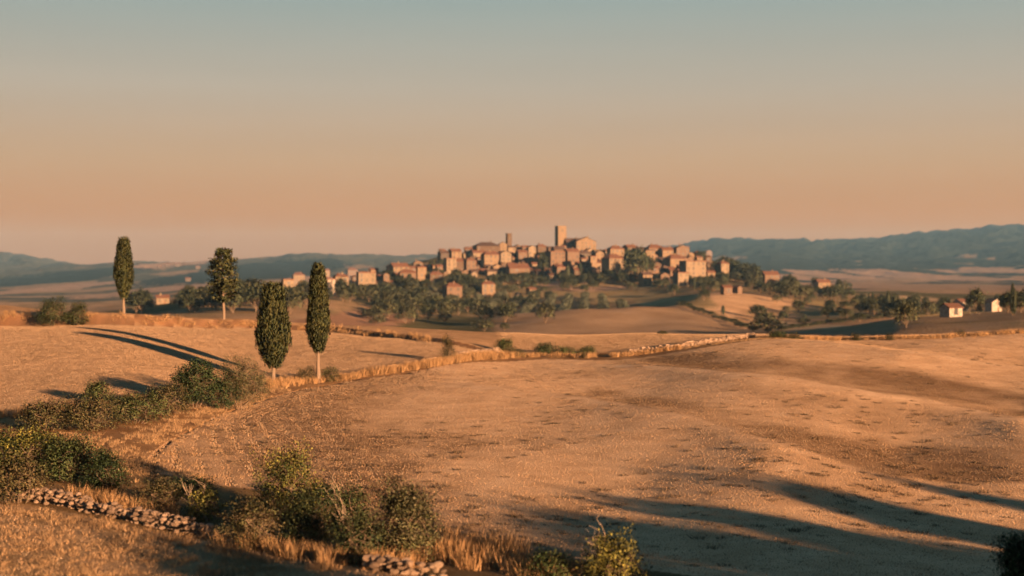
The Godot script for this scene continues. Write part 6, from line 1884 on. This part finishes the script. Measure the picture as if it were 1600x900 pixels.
# shrubs: label, category, x, z, width, height, sprays, leaves, leaf, colours, raggedness, spread
const SHRUBS := [
	["tan green bush at the left edge behind the stone wall", "bush", -21.2, -60.5, 2.34, 2.29, 280, 33, 0.075, Color(0.082, 0.06, 0.031), Color(0.058, 0.062, 0.025), 0.2, 0.25],
	["green bush at the left edge, behind the tan one", "bush", -23.8, -68.9, 3.92, 2.22, 360, 39, 0.075, Color(0.038, 0.056, 0.02), Color(0.15, 0.135, 0.03), 0.15, 0.25],
	["dark green bush in the middle of the near left hedge", "bush", -21.1, -67.3, 3.06, 2.10, 320, 39, 0.075, Color(0.038, 0.056, 0.02), Color(0.058, 0.062, 0.025), 0.18, 0.25],
	["low dark bush closing the near left hedge", "bush", -18.8, -65.1, 2.07, 1.79, 240, 36, 0.070, Color(0.022, 0.034, 0.016), Color(0.038, 0.056, 0.02), 0.18, 0.22],
	["low green growth behind the near left hedge", "bush", -26.6, -79.1, 3.96, 0.90, 200, 33, 0.075, Color(0.038, 0.056, 0.02), Color(0.058, 0.062, 0.025), 0.2, 0.22],
	["brownish bramble just behind the end of the stone wall", "bramble", -15.1, -60.1, 2.32, 1.48, 240, 31, 0.058, Color(0.082, 0.06, 0.031), Color(0.058, 0.062, 0.025), 0.25, 0.2],
	["small yellow green sapling by the end of the stone wall", "sapling", -12.9, -58.9, 1.66, 1.39, 136, 26, 0.070, Color(0.15, 0.135, 0.03), Color(0.058, 0.062, 0.025), 0.35, 0.2],
	["low dark growth in the shade behind the bramble", "bush", -15.0, -65.8, 2.69, 0.87, 160, 31, 0.064, Color(0.022, 0.034, 0.016), Color(0.038, 0.056, 0.02), 0.2, 0.2],
	["tall yellow green bush, highest of the near hedge", "bush", -9.9, -61.4, 3.30, 3.26, 340, 36, 0.075, Color(0.15, 0.135, 0.03), Color(0.038, 0.056, 0.02), 0.28, 0.24],
	["brown bramble mass below the tall yellow green bush", "bramble", -9.7, -52.9, 2.77, 2.00, 360, 33, 0.058, Color(0.082, 0.06, 0.031), Color(0.058, 0.062, 0.025), 0.25, 0.22],
	["dark olive bramble in the middle of the near hedge", "bramble", -7.7, -52.8, 2.16, 2.25, 320, 33, 0.064, Color(0.058, 0.062, 0.025), Color(0.022, 0.034, 0.016), 0.25, 0.22],
	["leafy green shrub behind the bare twigs", "bush", -6.7, -57.8, 1.84, 2.08, 240, 33, 0.070, Color(0.038, 0.056, 0.02), Color(0.058, 0.062, 0.025), 0.3, 0.22],
	["dark shrub in the shade under the bare twigs", "bush", -5.4, -49.6, 1.81, 1.88, 240, 33, 0.064, Color(0.022, 0.034, 0.016), Color(0.058, 0.062, 0.025), 0.25, 0.22],
	["big rounded olive bush at the right end of the near hedge", "bush", -4.0, -50.9, 2.73, 2.99, 480, 39, 0.070, Color(0.058, 0.062, 0.025), Color(0.085, 0.075, 0.043), 0.22, 0.24],
	["low dark green growth behind the near hedge", "bush", -8.8, -65.8, 2.40, 1.06, 160, 33, 0.070, Color(0.022, 0.034, 0.016), Color(0.038, 0.056, 0.02), 0.2, 0.2],
	["yellow leafed bush with pale bare twigs at the bottom edge", "bush", 3.4, -46.7, 2.23, 1.55, 240, 28, 0.070, Color(0.15, 0.135, 0.03), Color(0.058, 0.062, 0.025), 0.35, 0.2],
	["dark bush in shade at the bottom right corner", "bush", 16.9, -46.8, 1.36, 1.86, 280, 36, 0.075, Color(0.022, 0.034, 0.016), Color(0.038, 0.056, 0.02), 0.18, 0.25],
	["low green growth at the bottom edge left of the yellow bush", "bush", 1.3, -47.3, 1.72, 0.81, 160, 31, 0.064, Color(0.038, 0.056, 0.02), Color(0.058, 0.062, 0.025), 0.25, 0.2],
	["small round bush on top of the middle hedge", "bush", -31.9, -108.0, 2.06, 1.53, 160, 33, 0.093, Color(0.058, 0.062, 0.025), Color(0.038, 0.056, 0.02), 0.15, 0.25],
	["left bush of the long low middle hedge", "bush", -30.0, -90.9, 3.72, 1.89, 240, 39, 0.081, Color(0.058, 0.062, 0.025), Color(0.082, 0.06, 0.031), 0.15, 0.28],
	["second bush of the long low middle hedge", "bush", -27.2, -90.7, 4.54, 2.23, 300, 39, 0.081, Color(0.058, 0.062, 0.025), Color(0.082, 0.06, 0.031), 0.15, 0.28],
	["broad brownish bush of the middle hedge beside golden grass", "bush", -25.6, -95.5, 4.78, 2.53, 320, 39, 0.081, Color(0.058, 0.062, 0.025), Color(0.038, 0.056, 0.02), 0.15, 0.28],
	["right bush of the long low middle hedge", "bush", -25.2, -102.2, 3.72, 2.22, 240, 39, 0.081, Color(0.058, 0.062, 0.025), Color(0.082, 0.06, 0.031), 0.15, 0.26],
	["dense dark leafy bush left of the broad cypress", "bush", -24.5, -108.7, 3.86, 4.01, 380, 44, 0.099, Color(0.038, 0.056, 0.02), Color(0.022, 0.034, 0.016), 0.1, 0.26],
	["dark bush squeezed between two larger bushes", "bush", -22.5, -109.6, 2.74, 3.01, 200, 39, 0.087, Color(0.022, 0.034, 0.016), Color(0.038, 0.056, 0.02), 0.15, 0.26],
	["grey olive feathery bush right of the dense dark bush", "bush", -21.4, -110.7, 4.13, 4.51, 440, 41, 0.064, Color(0.058, 0.062, 0.025), Color(0.085, 0.075, 0.043), 0.2, 0.26],
	["small feathery bush at the foot of the broad cypress", "bush", -22.1, -122.7, 1.90, 2.09, 120, 33, 0.064, Color(0.058, 0.062, 0.025), Color(0.085, 0.075, 0.043), 0.25, 0.22],
	["low brown bush left of the slender cypress trunk", "bush", -20.0, -136.9, 2.24, 1.55, 144, 33, 0.070, Color(0.082, 0.06, 0.031), Color(0.058, 0.062, 0.025), 0.2, 0.25],
	["low green bush right of the slender cypress trunk", "bush", -17.8, -137.4, 1.88, 1.56, 144, 33, 0.070, Color(0.038, 0.056, 0.02), Color(0.082, 0.06, 0.031), 0.2, 0.25],
	["broad dark bush below the far left terrace", "bush", -63.7, -194.5, 4.78, 4.05, 280, 39, 0.116, Color(0.022, 0.034, 0.016), Color(0.058, 0.062, 0.025), 0.15, 0.4],
	["smaller bush beside the broad bush of the far left terrace", "bush", -60.5, -196.0, 2.68, 3.34, 176, 39, 0.116, Color(0.058, 0.062, 0.025), Color(0.022, 0.034, 0.016), 0.15, 0.35],
	["slim dark young tree standing in the boundary wall", "young tree", -7.0, -151.9, 1.66, 3.02, 160, 33, 0.075, Color(0.022, 0.034, 0.016), Color(0.082, 0.06, 0.031), 0.25, 0.28],
	["green bush at the boundary grass right of the slim young tree", "bush", -1.0, -169.8, 2.63, 1.61, 160, 36, 0.087, Color(0.038, 0.056, 0.02), Color(0.058, 0.062, 0.025), 0.2, 0.3],
	["olive tuft shrub in front of the green boundary bush", "bush", 0.0, -163.5, 2.98, 1.24, 120, 33, 0.081, Color(0.058, 0.062, 0.025), Color(0.082, 0.06, 0.031), 0.2, 0.3],
	["low dark green shrub on the golden field edge, left one", "bush", 4.0, -169.9, 3.09, 1.05, 160, 33, 0.087, Color(0.038, 0.056, 0.02), Color(0.022, 0.034, 0.016), 0.2, 0.3],
	["flat green shrub on the golden field edge, middle one", "bush", 6.5, -169.2, 3.39, 0.72, 120, 33, 0.087, Color(0.038, 0.056, 0.02), Color(0.058, 0.062, 0.025), 0.2, 0.3],
	["flat green shrub on the golden field edge, right one", "bush", 9.1, -169.1, 2.15, 0.64, 96, 33, 0.087, Color(0.038, 0.056, 0.02), Color(0.058, 0.062, 0.025), 0.2, 0.3],
	["tiny dark shrub standing in the golden grass", "bush", 8.3, -161.5, 0.59, 0.76, 56, 26, 0.058, Color(0.022, 0.034, 0.016), Color(0.082, 0.06, 0.031), 0.2, 0.2],
	["low green shrub where the boundary wall meets the brow", "bush", 32.4, -171.3, 2.96, 0.65, 120, 31, 0.087, Color(0.038, 0.056, 0.02), Color(0.058, 0.062, 0.025), 0.2, 0.3],
	["low olive shrub beside the shrub at the brow", "bush", 34.1, -170.1, 1.86, 0.48, 80, 31, 0.087, Color(0.058, 0.062, 0.025), Color(0.082, 0.06, 0.031), 0.2, 0.3],
	["small dark shrub in the brow grass, left of three", "bush", 42.0, -171.6, 1.09, 0.73, 56, 31, 0.081, Color(0.022, 0.034, 0.016), Color(0.082, 0.06, 0.031), 0.2, 0.3],
	["small dark shrub in the brow grass, middle of three", "bush", 46.0, -171.4, 0.94, 0.65, 56, 31, 0.081, Color(0.022, 0.034, 0.016), Color(0.082, 0.06, 0.031), 0.2, 0.3],
	["small dark shrub in the brow grass, right of three", "bush", 55.5, -174.1, 1.58, 0.58, 56, 31, 0.081, Color(0.022, 0.034, 0.016), Color(0.082, 0.06, 0.031), 0.2, 0.3],
]
# trees beside the viewpoint, out of the picture, whose shadows reach into it: x, z, height, width
const WAYSIDE_TREES := [
	[50.1, 2.9, 8, 7],
	[55.5, 7.3, 8.5, 7],
	[71.1, 13.7, 9, 6],
	[58.1, 6.5, 8, 7],
	[55.0, 6.0, 9, 5.5],
	[55.8, -2.1, 8.5, 4.4],
	[66.1, -2.0, 9.5, 4.4],
	[74.7, -4.4, 9, 2.6],
	[44.1, 3.5, 8, 5],
	[30.4, 5.3, 8, 6],
]


# ---------------------------------------------------------------- scatter on the fields
func field_cover() -> void:
	var kinds: Array[ArrayMesh] = []
	for k in 4:
		var s := Shape.new()
		for i in 76:
			var p := Vector3(rng.randf_range(-0.75, 0.75), 0, rng.randf_range(-0.75, 0.75))
			var size := 0.024 + 0.03 * pow(rng.randf(), 2.0)
			var c := tinted(Color(0.185, 0.124, 0.074), 0.45)
			var top := p + Vector3(rng.randfn() * size * 0.3, size * rng.randf_range(0.6, 1.1), rng.randfn() * size * 0.3)
			var foot := []
			for q in 4:
				var a := TAU * q / 4 + rng.randf()
				foot.append(p + Vector3(cos(a) * size * rng.randf_range(0.8, 1.4), -0.05, sin(a) * size * rng.randf_range(0.8, 1.4)))
			for q in 4:
				s.tri(foot[q], top, foot[(q + 1) % 4], c)
		for i in 24:
			var p := Vector3(rng.randf_range(-0.75, 0.75), -0.03, rng.randf_range(-0.75, 0.75))
			var w := Vector3(rng.randfn(), 0, rng.randfn()).normalized() * 0.012
			s.tri(p - w, p + Vector3(rng.randfn() * 0.04, rng.randf_range(0.06, 0.11), rng.randfn() * 0.04), p + w, tinted(Color(0.24, 0.16, 0.093), 0.3))
		kinds.append(s.done())
	var spots: Array = [[], [], [], []]
	var tints: Array = [[], [], [], []]
	var d := 44.0
	while d < 226.0:
		var x := -0.385 * d
		while x < 0.385 * d:
			var px := x + rng.randf_range(-0.35, 0.35)
			var pd := d + rng.randf_range(-0.35, 0.35)
			var u := px / pd
			var inside := pd > along(FIELD_NEAR, u) + 0.3 and pd < along(FIELD_FAR, u) - 0.8
			var over := pd > along(MARGIN_FAR, u) + 1.0 and (pd < along(BANK_AT, u) - 2.5 if along(BANK_HIGH, u) > 0.05 else pd < 225.0)
			var fore := pd < along(WALL_LINE, u) - 0.8
			for q in 3:
				if absf(pd - along(WORN[q], u)) < rng.randf_range(0.0, 2.4) and along(SPUR[q], u) > 0.12:
					inside = false
			if inside or over or fore:
				var k := rng.randi() % 4
				spots[k].append(lie(px, -pd, rng.randf() * TAU, Vector3(1, rng.randf_range(0.7, 1.3), 1)))
				var tint := 1.0
				if inside:
					tint -= 0.5 * shade_band(u, pd - along(WORN[0], u), pd - along(WORN[1], u), patch_noise.get_noise_2d(px, pd)) + 0.2 * smoothstep(-0.02, -0.12, u)  # clods darkened to follow the painted shade of the field
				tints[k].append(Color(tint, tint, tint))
			x += 1.3
		d += 1.3
	for k in 4:
		var where: Array[Transform3D] = []
		where.assign(spots[k])
		var tint_list: Array[Color] = []
		tint_list.assign(tints[k])
		scatter("clods_and_stubble", "crumbs of dry earth and cut straw stubble on the field", kinds[k], mats.clods, where, self, tint_list)

func weeds() -> void:
	# dark dead weeds in drifts over the stubble
	var kinds: Array[ArrayMesh] = []
	for k in 3:
		kinds.append(grass_tuft(40, 0.2, 0.32, 0.014, Color(0.07, 0.05, 0.03), Color(0.12, 0.08, 0.042)))
	var spots: Array = [[], [], []]
	for i in 3800:
		var d := exp(rng.randf_range(log(50.0), log(165.0)))
		var x := rng.randf_range(-0.38, 0.38) * d
		var u := x / d
		if d < along(FIELD_NEAR, u) + 1.0 or d > along(FIELD_FAR, u) - 2.0:
			continue
		if patch_noise.get_noise_2d(x * 0.9 + 9.0, d * 0.55 + 31.0) + rng.randf_range(-0.25, 0.25) < rng.randf_range(-0.3, 0.5):
			continue
		var s := rng.randf_range(0.22, 0.75)
		spots[i % 3].append(lie(x, -d, rng.randf() * TAU, Vector3(s * 1.5, s, s)))
	for k in 3:
		var where: Array[Transform3D] = []
		where.assign(spots[k])
		scatter("dead_weeds", "dark dead weeds in drifts on the stubble field", kinds[k], mats.dry_blades, where)

func lie(x: float, z: float, turn: float, size: Vector3) -> Transform3D:
	var y := up_at(x, z)
	var a := Vector3(cos(turn), 0, sin(turn))
	var r := y.cross(a).normalized()
	a = r.cross(y).normalized()
	return Transform3D(Basis(a * size.x, y * size.y, r * size.z), on_ground(x, z))

func strip_grass() -> void:
	var tall: Array[ArrayMesh] = []
	var short: Array[ArrayMesh] = []
	for k in 3:
		tall.append(grass_tuft(60, 0.8, 0.34, 0.007, Color(0.38, 0.24, 0.112), Color(0.27, 0.155, 0.075)))
		short.append(grass_tuft(34, 0.3, 0.3, 0.008, Color(0.38, 0.25, 0.13), Color(0.27, 0.165, 0.085)))
	for strip in STRIPS:
		var where: Array = [[], [], []]
		var pts: Array = strip[4]
		var run := 0.0
		for i in pts.size() - 1:
			run += (pts[i + 1] - pts[i]).length()
		var count := int(run * strip[1] * 2.0 * strip[2])
		for i in count:
			var at := rng.randf() * run
			var p: Vector2 = pts[0]
			var across := Vector2.ZERO
			for q in pts.size() - 1:
				var step: Vector2 = pts[q + 1] - pts[q]
				if at <= step.length() or q == pts.size() - 2:
					p = pts[q] + step.normalized() * at
					across = step.normalized().orthogonal()
					break
				at -= step.length()
			p += across * rng.randfn() * strip[1] * 0.55
			if patch_noise.get_noise_2d(p.x * 6.0, p.y * 6.0) < -0.22:
				continue
			var s: float = strip[3] * rng.randf_range(0.65, 1.25)
			var t := lie(p.x, p.y, rng.randf() * TAU, Vector3(s, s, s))
			where[rng.randi() % 3].append(Transform3D(Basis(Vector3.UP, rng.randf() * TAU).scaled(Vector3(s, s, s)), t.origin))
		for k in 3:
			var w: Array[Transform3D] = []
			w.assign(where[k])
			if w.size():
				scatter("dry_grass", strip[0], tall[k] if strip[3] > 0.65 else short[k], mats.dry_blades, w)

# ---------------------------------------------------------------- walls of loose stones
func stone_walls() -> void:
	var kinds: Array[ArrayMesh] = []
	for k in 8:
		var m := stone_mesh(700 + k)
		kinds.append(tint_mesh(m, [Color(0.4, 0.28, 0.19), Color(0.32, 0.225, 0.155), Color(0.45, 0.325, 0.225), Color(0.24, 0.172, 0.12)][k % 4]))
	rng.seed = 77
	for w in WALLS:
		var pts: Array = w[3]
		var o := thing(w[0], w[1], w[2], on_ground(pts[0].x, pts[0].y))
		var loose: Array = [[], [], [], [], [], [], [], []]
		for q in pts.size() - 1:
			var a: Vector2 = pts[q]
			var b: Vector2 = pts[q + 1]
			var run := (b - a).length()
			var across := (b - a).normalized().orthogonal()
			var t := 0.0
			while t < run:
				var high: float = w[5] * (0.7 + 0.5 * absf(sin(t * 0.9 + q)) * rng.randf_range(0.5, 1.0))
				var y := 0.0
				while y < high:
					for side in ([-1.0, 1.0] if w[6] and y > high * 0.4 else ([1.0 if w[7] else -1.0] if w[6] else [-1.0, 0.2, 1.0])):
						var size: float = w[4] * rng.randf_range(0.55, 1.4)
						var p: Vector2 = a + (b - a).normalized() * (t + rng.randf_range(-0.5, 0.5) * w[4]) + across * (float(side) * (w[4] * 0.75) * (1.15 - y / (high + 0.3)) + rng.randfn() * 0.1)
						var at := on_ground(p.x, p.y) + Vector3(0, y + size * 0.22, 0) - o.position
						var basis := Basis.from_euler(Vector3(rng.randfn() * 0.45, rng.randf() * TAU, rng.randfn() * 0.45)).scaled(Vector3(size * rng.randf_range(0.9, 1.3), size * rng.randf_range(0.6, 0.85), size))
						if w[6]:
							var s := part("stone", kinds[rng.randi() % 8], mats.stone, o)
							s.transform = Transform3D(basis, at)
						else:
							loose[rng.randi() % 8].append(Transform3D(basis, at))
					y += w[4] * 0.62
				t += w[4] * (0.95 if w[6] else 1.05)
		for k in 8:
			if loose[k].size():
				var where: Array[Transform3D] = []
				where.assign(loose[k])
				scatter("stones", "", kinds[k], mats.stone, where, o)

# ---------------------------------------------------------------- the sky
func sky_picture() -> ImageTexture:
	# clear evening air: height above the horizon (degrees) and colour as seen; towards the low sun it is a little brighter
	var steps := [[0.0, Color(0.43, 0.128, 0.022)], [2.5, Color(0.565, 0.222, 0.07)], [4.6, Color(0.56, 0.33, 0.178)], [7.6, Color(0.475, 0.395, 0.305)], [11.1, Color(0.315, 0.375, 0.35)], [16.0, Color(0.19, 0.305, 0.33)], [28.0, Color(0.085, 0.215, 0.33)], [50.0, Color(0.045, 0.17, 0.33)], [90.0, Color(0.03, 0.14, 0.31)]]
	var im := Image.create_empty(512, 512, false, Image.FORMAT_RGBF)
	for j in 512:
		var e := 90.0 - 180.0 * (j + 0.5) / 512.0
		var c: Color = steps[0][1]
		for k in range(1, steps.size()):
			if e > steps[k - 1][0]:
				var t := clampf((e - steps[k - 1][0]) / (steps[k][0] - steps[k - 1][0]), 0.0, 1.0)
				c = steps[k - 1][1].lerp(steps[k][1], t)
		for i in 512:
			var haze := 1.0 + 0.035 * hill_noise.get_noise_2d(sin(TAU * i / 512.0) * 160.0, e * 55.0 + cos(TAU * i / 512.0) * 120.0) * smoothstep(40.0, 10.0, absf(e))
			im.set_pixel(i, j, c * haze)
	return ImageTexture.create_from_image(im)

func _ready() -> void:
	# camera: 58.6 mm lens, wide open, focused on the near fields
	var cam := Camera3D.new()
	cam.name = "camera"
	add_child(cam)
	cam.position = Vector3(0, EYE, 0)
	cam.rotation.x = -atan(20.0 / FOC)
	var lens := CameraAttributesPhysical.new()
	lens.frustum_focal_length = 58.61
	lens.frustum_near = 0.5
	lens.frustum_far = 14000.0
	lens.frustum_focus_distance = 87.0
	lens.exposure_aperture = 0.37
	cam.attributes = lens
	cam.fov = rad_to_deg(2.0 * atan(450.0 / FOC))
	cam.far = 14000.0
	cam.current = true
	# sky, haze, exposure
	var env := Environment.new()
	var sky := Sky.new()
	var dome := PanoramaSkyMaterial.new()
	dome.panorama = sky_picture()
	sky.sky_material = dome
	env.background_mode = Environment.BG_SKY
	env.sky = sky
	env.tonemap_mode = Environment.TONE_MAPPER_LINEAR
	env.tonemap_exposure = 6.0
	env.background_energy_multiplier = 1.0 / 6.0
	env.fog_enabled = true
	env.fog_density = 0.000026
	env.fog_light_color = Color(0.3, 0.6, 0.9).linear_to_srgb()
	env.sdfgi_enabled = true
	env.ssao_enabled = true
	env.ssil_enabled = true
	var world := WorldEnvironment.new()
	world.name = "world"
	world.environment = env
	add_child(world)
	# low sun behind the right shoulder
	var sun := DirectionalLight3D.new()
	sun.name = "sun"
	add_child(sun)
	sun.light_color = Color(1.0, 0.57, 0.31).linear_to_srgb()
	sun.light_energy = 1.6
	sun.light_angular_distance = 0.5
	sun.shadow_enabled = true
	var to_sun := Vector3(0.6 * cos(deg_to_rad(7.0)), sin(deg_to_rad(7.0)), 0.8 * cos(deg_to_rad(7.0)))
	sun.look_at_from_position(Vector3.ZERO, -to_sun)

	hill_noise.seed = 4
	hill_noise.frequency = 0.004
	hill_noise.fractal_octaves = 4
	lump_noise.seed = 8
	lump_noise.frequency = 0.09
	lump_noise.fractal_octaves = 3
	patch_noise.seed = 15
	patch_noise.frequency = 0.05
	patch_noise.fractal_octaves = 4
	cell_noise.seed = 23
	cell_noise.noise_type = FastNoiseLite.TYPE_CELLULAR
	cell_noise.cellular_return_type = FastNoiseLite.RETURN_CELL_VALUE
	cell_noise.frequency = 0.006
	rng.seed = 2024
	make_materials()
	survey_surface()
	build_land()

	# the town
	rng.seed = 5
	for h in HOUSES:
		house(h[0], h[1], h[2], h[3], h[4], h[5], h[6], h[7], h[8], h[9], h[10], h[11], h[12])
	for h in SMALL_HOUSES:
		house(beside("small house", h[0], h[2], h[3]), h[1], h[2], h[3], h[4], h[5], h[6], h[7], h[8], h[9], h[10], h[11], h[12])
	# trees of the town and the valley
	rng.seed = 6
	var dark := Color(0.03, 0.038, 0.021)
	var green := Color(0.051, 0.055, 0.027)
	var olive := Color(0.081, 0.08, 0.043)
	var wild := []
	for k in 3:
		wild.append(tree_meshes(10.0, 9.0, 1.2, 80, 18, 0.85, dark, green))
	for k in 2:
		wild.append(tree_meshes(10.0, 9.5, 0.8, 75, 18, 0.8, green, olive))
	for k in 2:
		wild.append(cypress_meshes(10.0, 1.3, 0.9, 0.3, 0.35, 200, dark, green))
	for list in [[TOWN_TREES, "tree growing between the houses of the hill town", "trees among the houses of the town"], [SLOPE_TREES, "tree on the wooded slope below the western houses", "trees on the slope below the western houses"], [EAST_TREES, "tree on the wooded shoulder east of the town", "trees on the shoulder east of the town"], [WEST_TREES, "tree below the western outskirts, above the red field", "trees below the western outskirts"], [LEFT_TREES, "tree of the dark wood in the valley behind the two far trees", "trees of the wood behind the two far trees"], [RIGHT_TREES, "tree round the white farmhouse behind the brown field", "trees round the white farmhouse"], [VALLEY_TREES, "tree or bush on the field edges right of the town", "trees on the field edges right of the town"], [GROVE_TREES, "tree on the terraces under the church", "trees on the terraces under the church"], [HEDGE_TREES, "bush of the hedge lines between the valley fields right of the town", "bushes of the hedge lines right of the town"], [FLANK_TREES, "tree crowding the right end of the town on the crest", "trees crowding the right end of the town"], [MARKED_TREES, "tree standing out in the country round the town", "trees standing out round the town"]]:
		for t in list[0]:
			var kind: int = t[0]
			var pick := rng.randi() % 3 if kind == 0 else (3 + rng.randi() % 2 if kind == 1 else 5 + rng.randi() % 2)
			var size := Vector3(t[4] / (9.0 if kind < 2 else 2.7), t[3] / 10.0, t[4] / (9.0 if kind < 2 else 2.7))
			var word: String = ["dark green broadleaf ", "olive green broadleaf ", "narrow cypress "][kind]
			place_tree(["broadleaf_tree", "small_tree", "cypress_tree"][kind], wild[pick], beside(word + "tree", word + list[1], t[1], t[2]), "tree", t[1], t[2], size, rng.randf() * TAU, word + list[2])
	var grove := []
	for k in 3:
		grove.append(tree_meshes(4.6, 5.0, 0.9, 44, 16, 0.5, Color(0.105, 0.11, 0.07), Color(0.08, 0.085, 0.05)))
	for i in 13:
		for k in 25:
			var x := -84.0 + i * 13.0 + k * 0.5 + rng.randf_range(-0.8, 0.8)
			var z := -905.0 - k * 8.6 + rng.randf_range(-0.9, 0.9)
			var free := rng.randf() > 0.06 and x < 98.0 - 0.15 * (-z - 905.0)
			for h in HOUSES:
				if absf(h[2] - x) < h[4] * 0.5 + 4.0 and z > h[3] - 12.0 and z < h[3] + 34.0:
					free = false
			var s := rng.randf_range(0.95, 1.25)
			if free:
				place_tree("olive_tree", grove[rng.randi() % 3], "grey green olive tree in the planted rows on the slope below the town", "olive tree", x, z, Vector3(s, s * rng.randf_range(0.85, 1.1), s), rng.randf() * TAU, "olive trees in rows below the town")

	# fields, walls, grass
	rng.seed = 9
	field_cover()
	weeds()
	stone_walls()
	rng.seed = 12
	strip_grass()

	# the four field trees
	rng.seed = 31
	var dark_needle := Color(0.026, 0.032, 0.0135)
	var light_needle := Color(0.05, 0.051, 0.021)
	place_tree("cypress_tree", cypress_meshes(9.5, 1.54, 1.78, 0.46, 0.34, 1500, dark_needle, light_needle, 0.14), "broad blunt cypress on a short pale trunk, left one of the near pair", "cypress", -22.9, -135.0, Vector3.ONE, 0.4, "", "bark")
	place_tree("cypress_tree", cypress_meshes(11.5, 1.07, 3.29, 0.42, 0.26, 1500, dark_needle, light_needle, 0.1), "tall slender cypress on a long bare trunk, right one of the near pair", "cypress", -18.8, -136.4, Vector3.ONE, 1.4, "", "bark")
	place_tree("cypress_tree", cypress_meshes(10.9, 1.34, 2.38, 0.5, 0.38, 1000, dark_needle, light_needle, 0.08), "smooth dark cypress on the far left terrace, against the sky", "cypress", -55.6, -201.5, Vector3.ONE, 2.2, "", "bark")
	place_tree("conifer_tree", conifer_meshes(10.2, 2.07, 2.82, dark_needle, light_needle), "ragged conifer with open boughs on the far terrace", "conifer", -42.3, -206.5, Vector3.ONE, 0.0, "", "bark")
	# hedges and shrubs
	rng.seed = 41
	for s in SHRUBS:
		var o := place_bush("shrub" if s[1] == "bush" else s[1].replace(" ", "_"), bush_meshes(s[4], s[5], s[6], s[7], s[8], s[9], s[10], s[11], s[12]), s[0], s[1], s[2], s[3])
		if s[0].contains("twig") or s[0].contains("sapling"):
			part("bare_twig", bare_twigs(6, s[5] * 1.15, 0.7), mats.bleached_twig, o)
	# trees beside the viewpoint that throw the long shadows
	rng.seed = 51
	var big := tree_meshes(9.0, 6.0, 1.4, 130, 26, 0.6, dark, green)
	for i in WAYSIDE_TREES.size():
		var t: Array = WAYSIDE_TREES[i]
		place_tree("wayside_tree", big, "wayside tree beside the viewpoint whose shadow falls on the stubble field", "tree", t[0], t[1], Vector3(t[3] / 6.0, t[2] / 9.0, t[3] / 6.0), rng.randf() * TAU, "wayside trees beside the viewpoint")
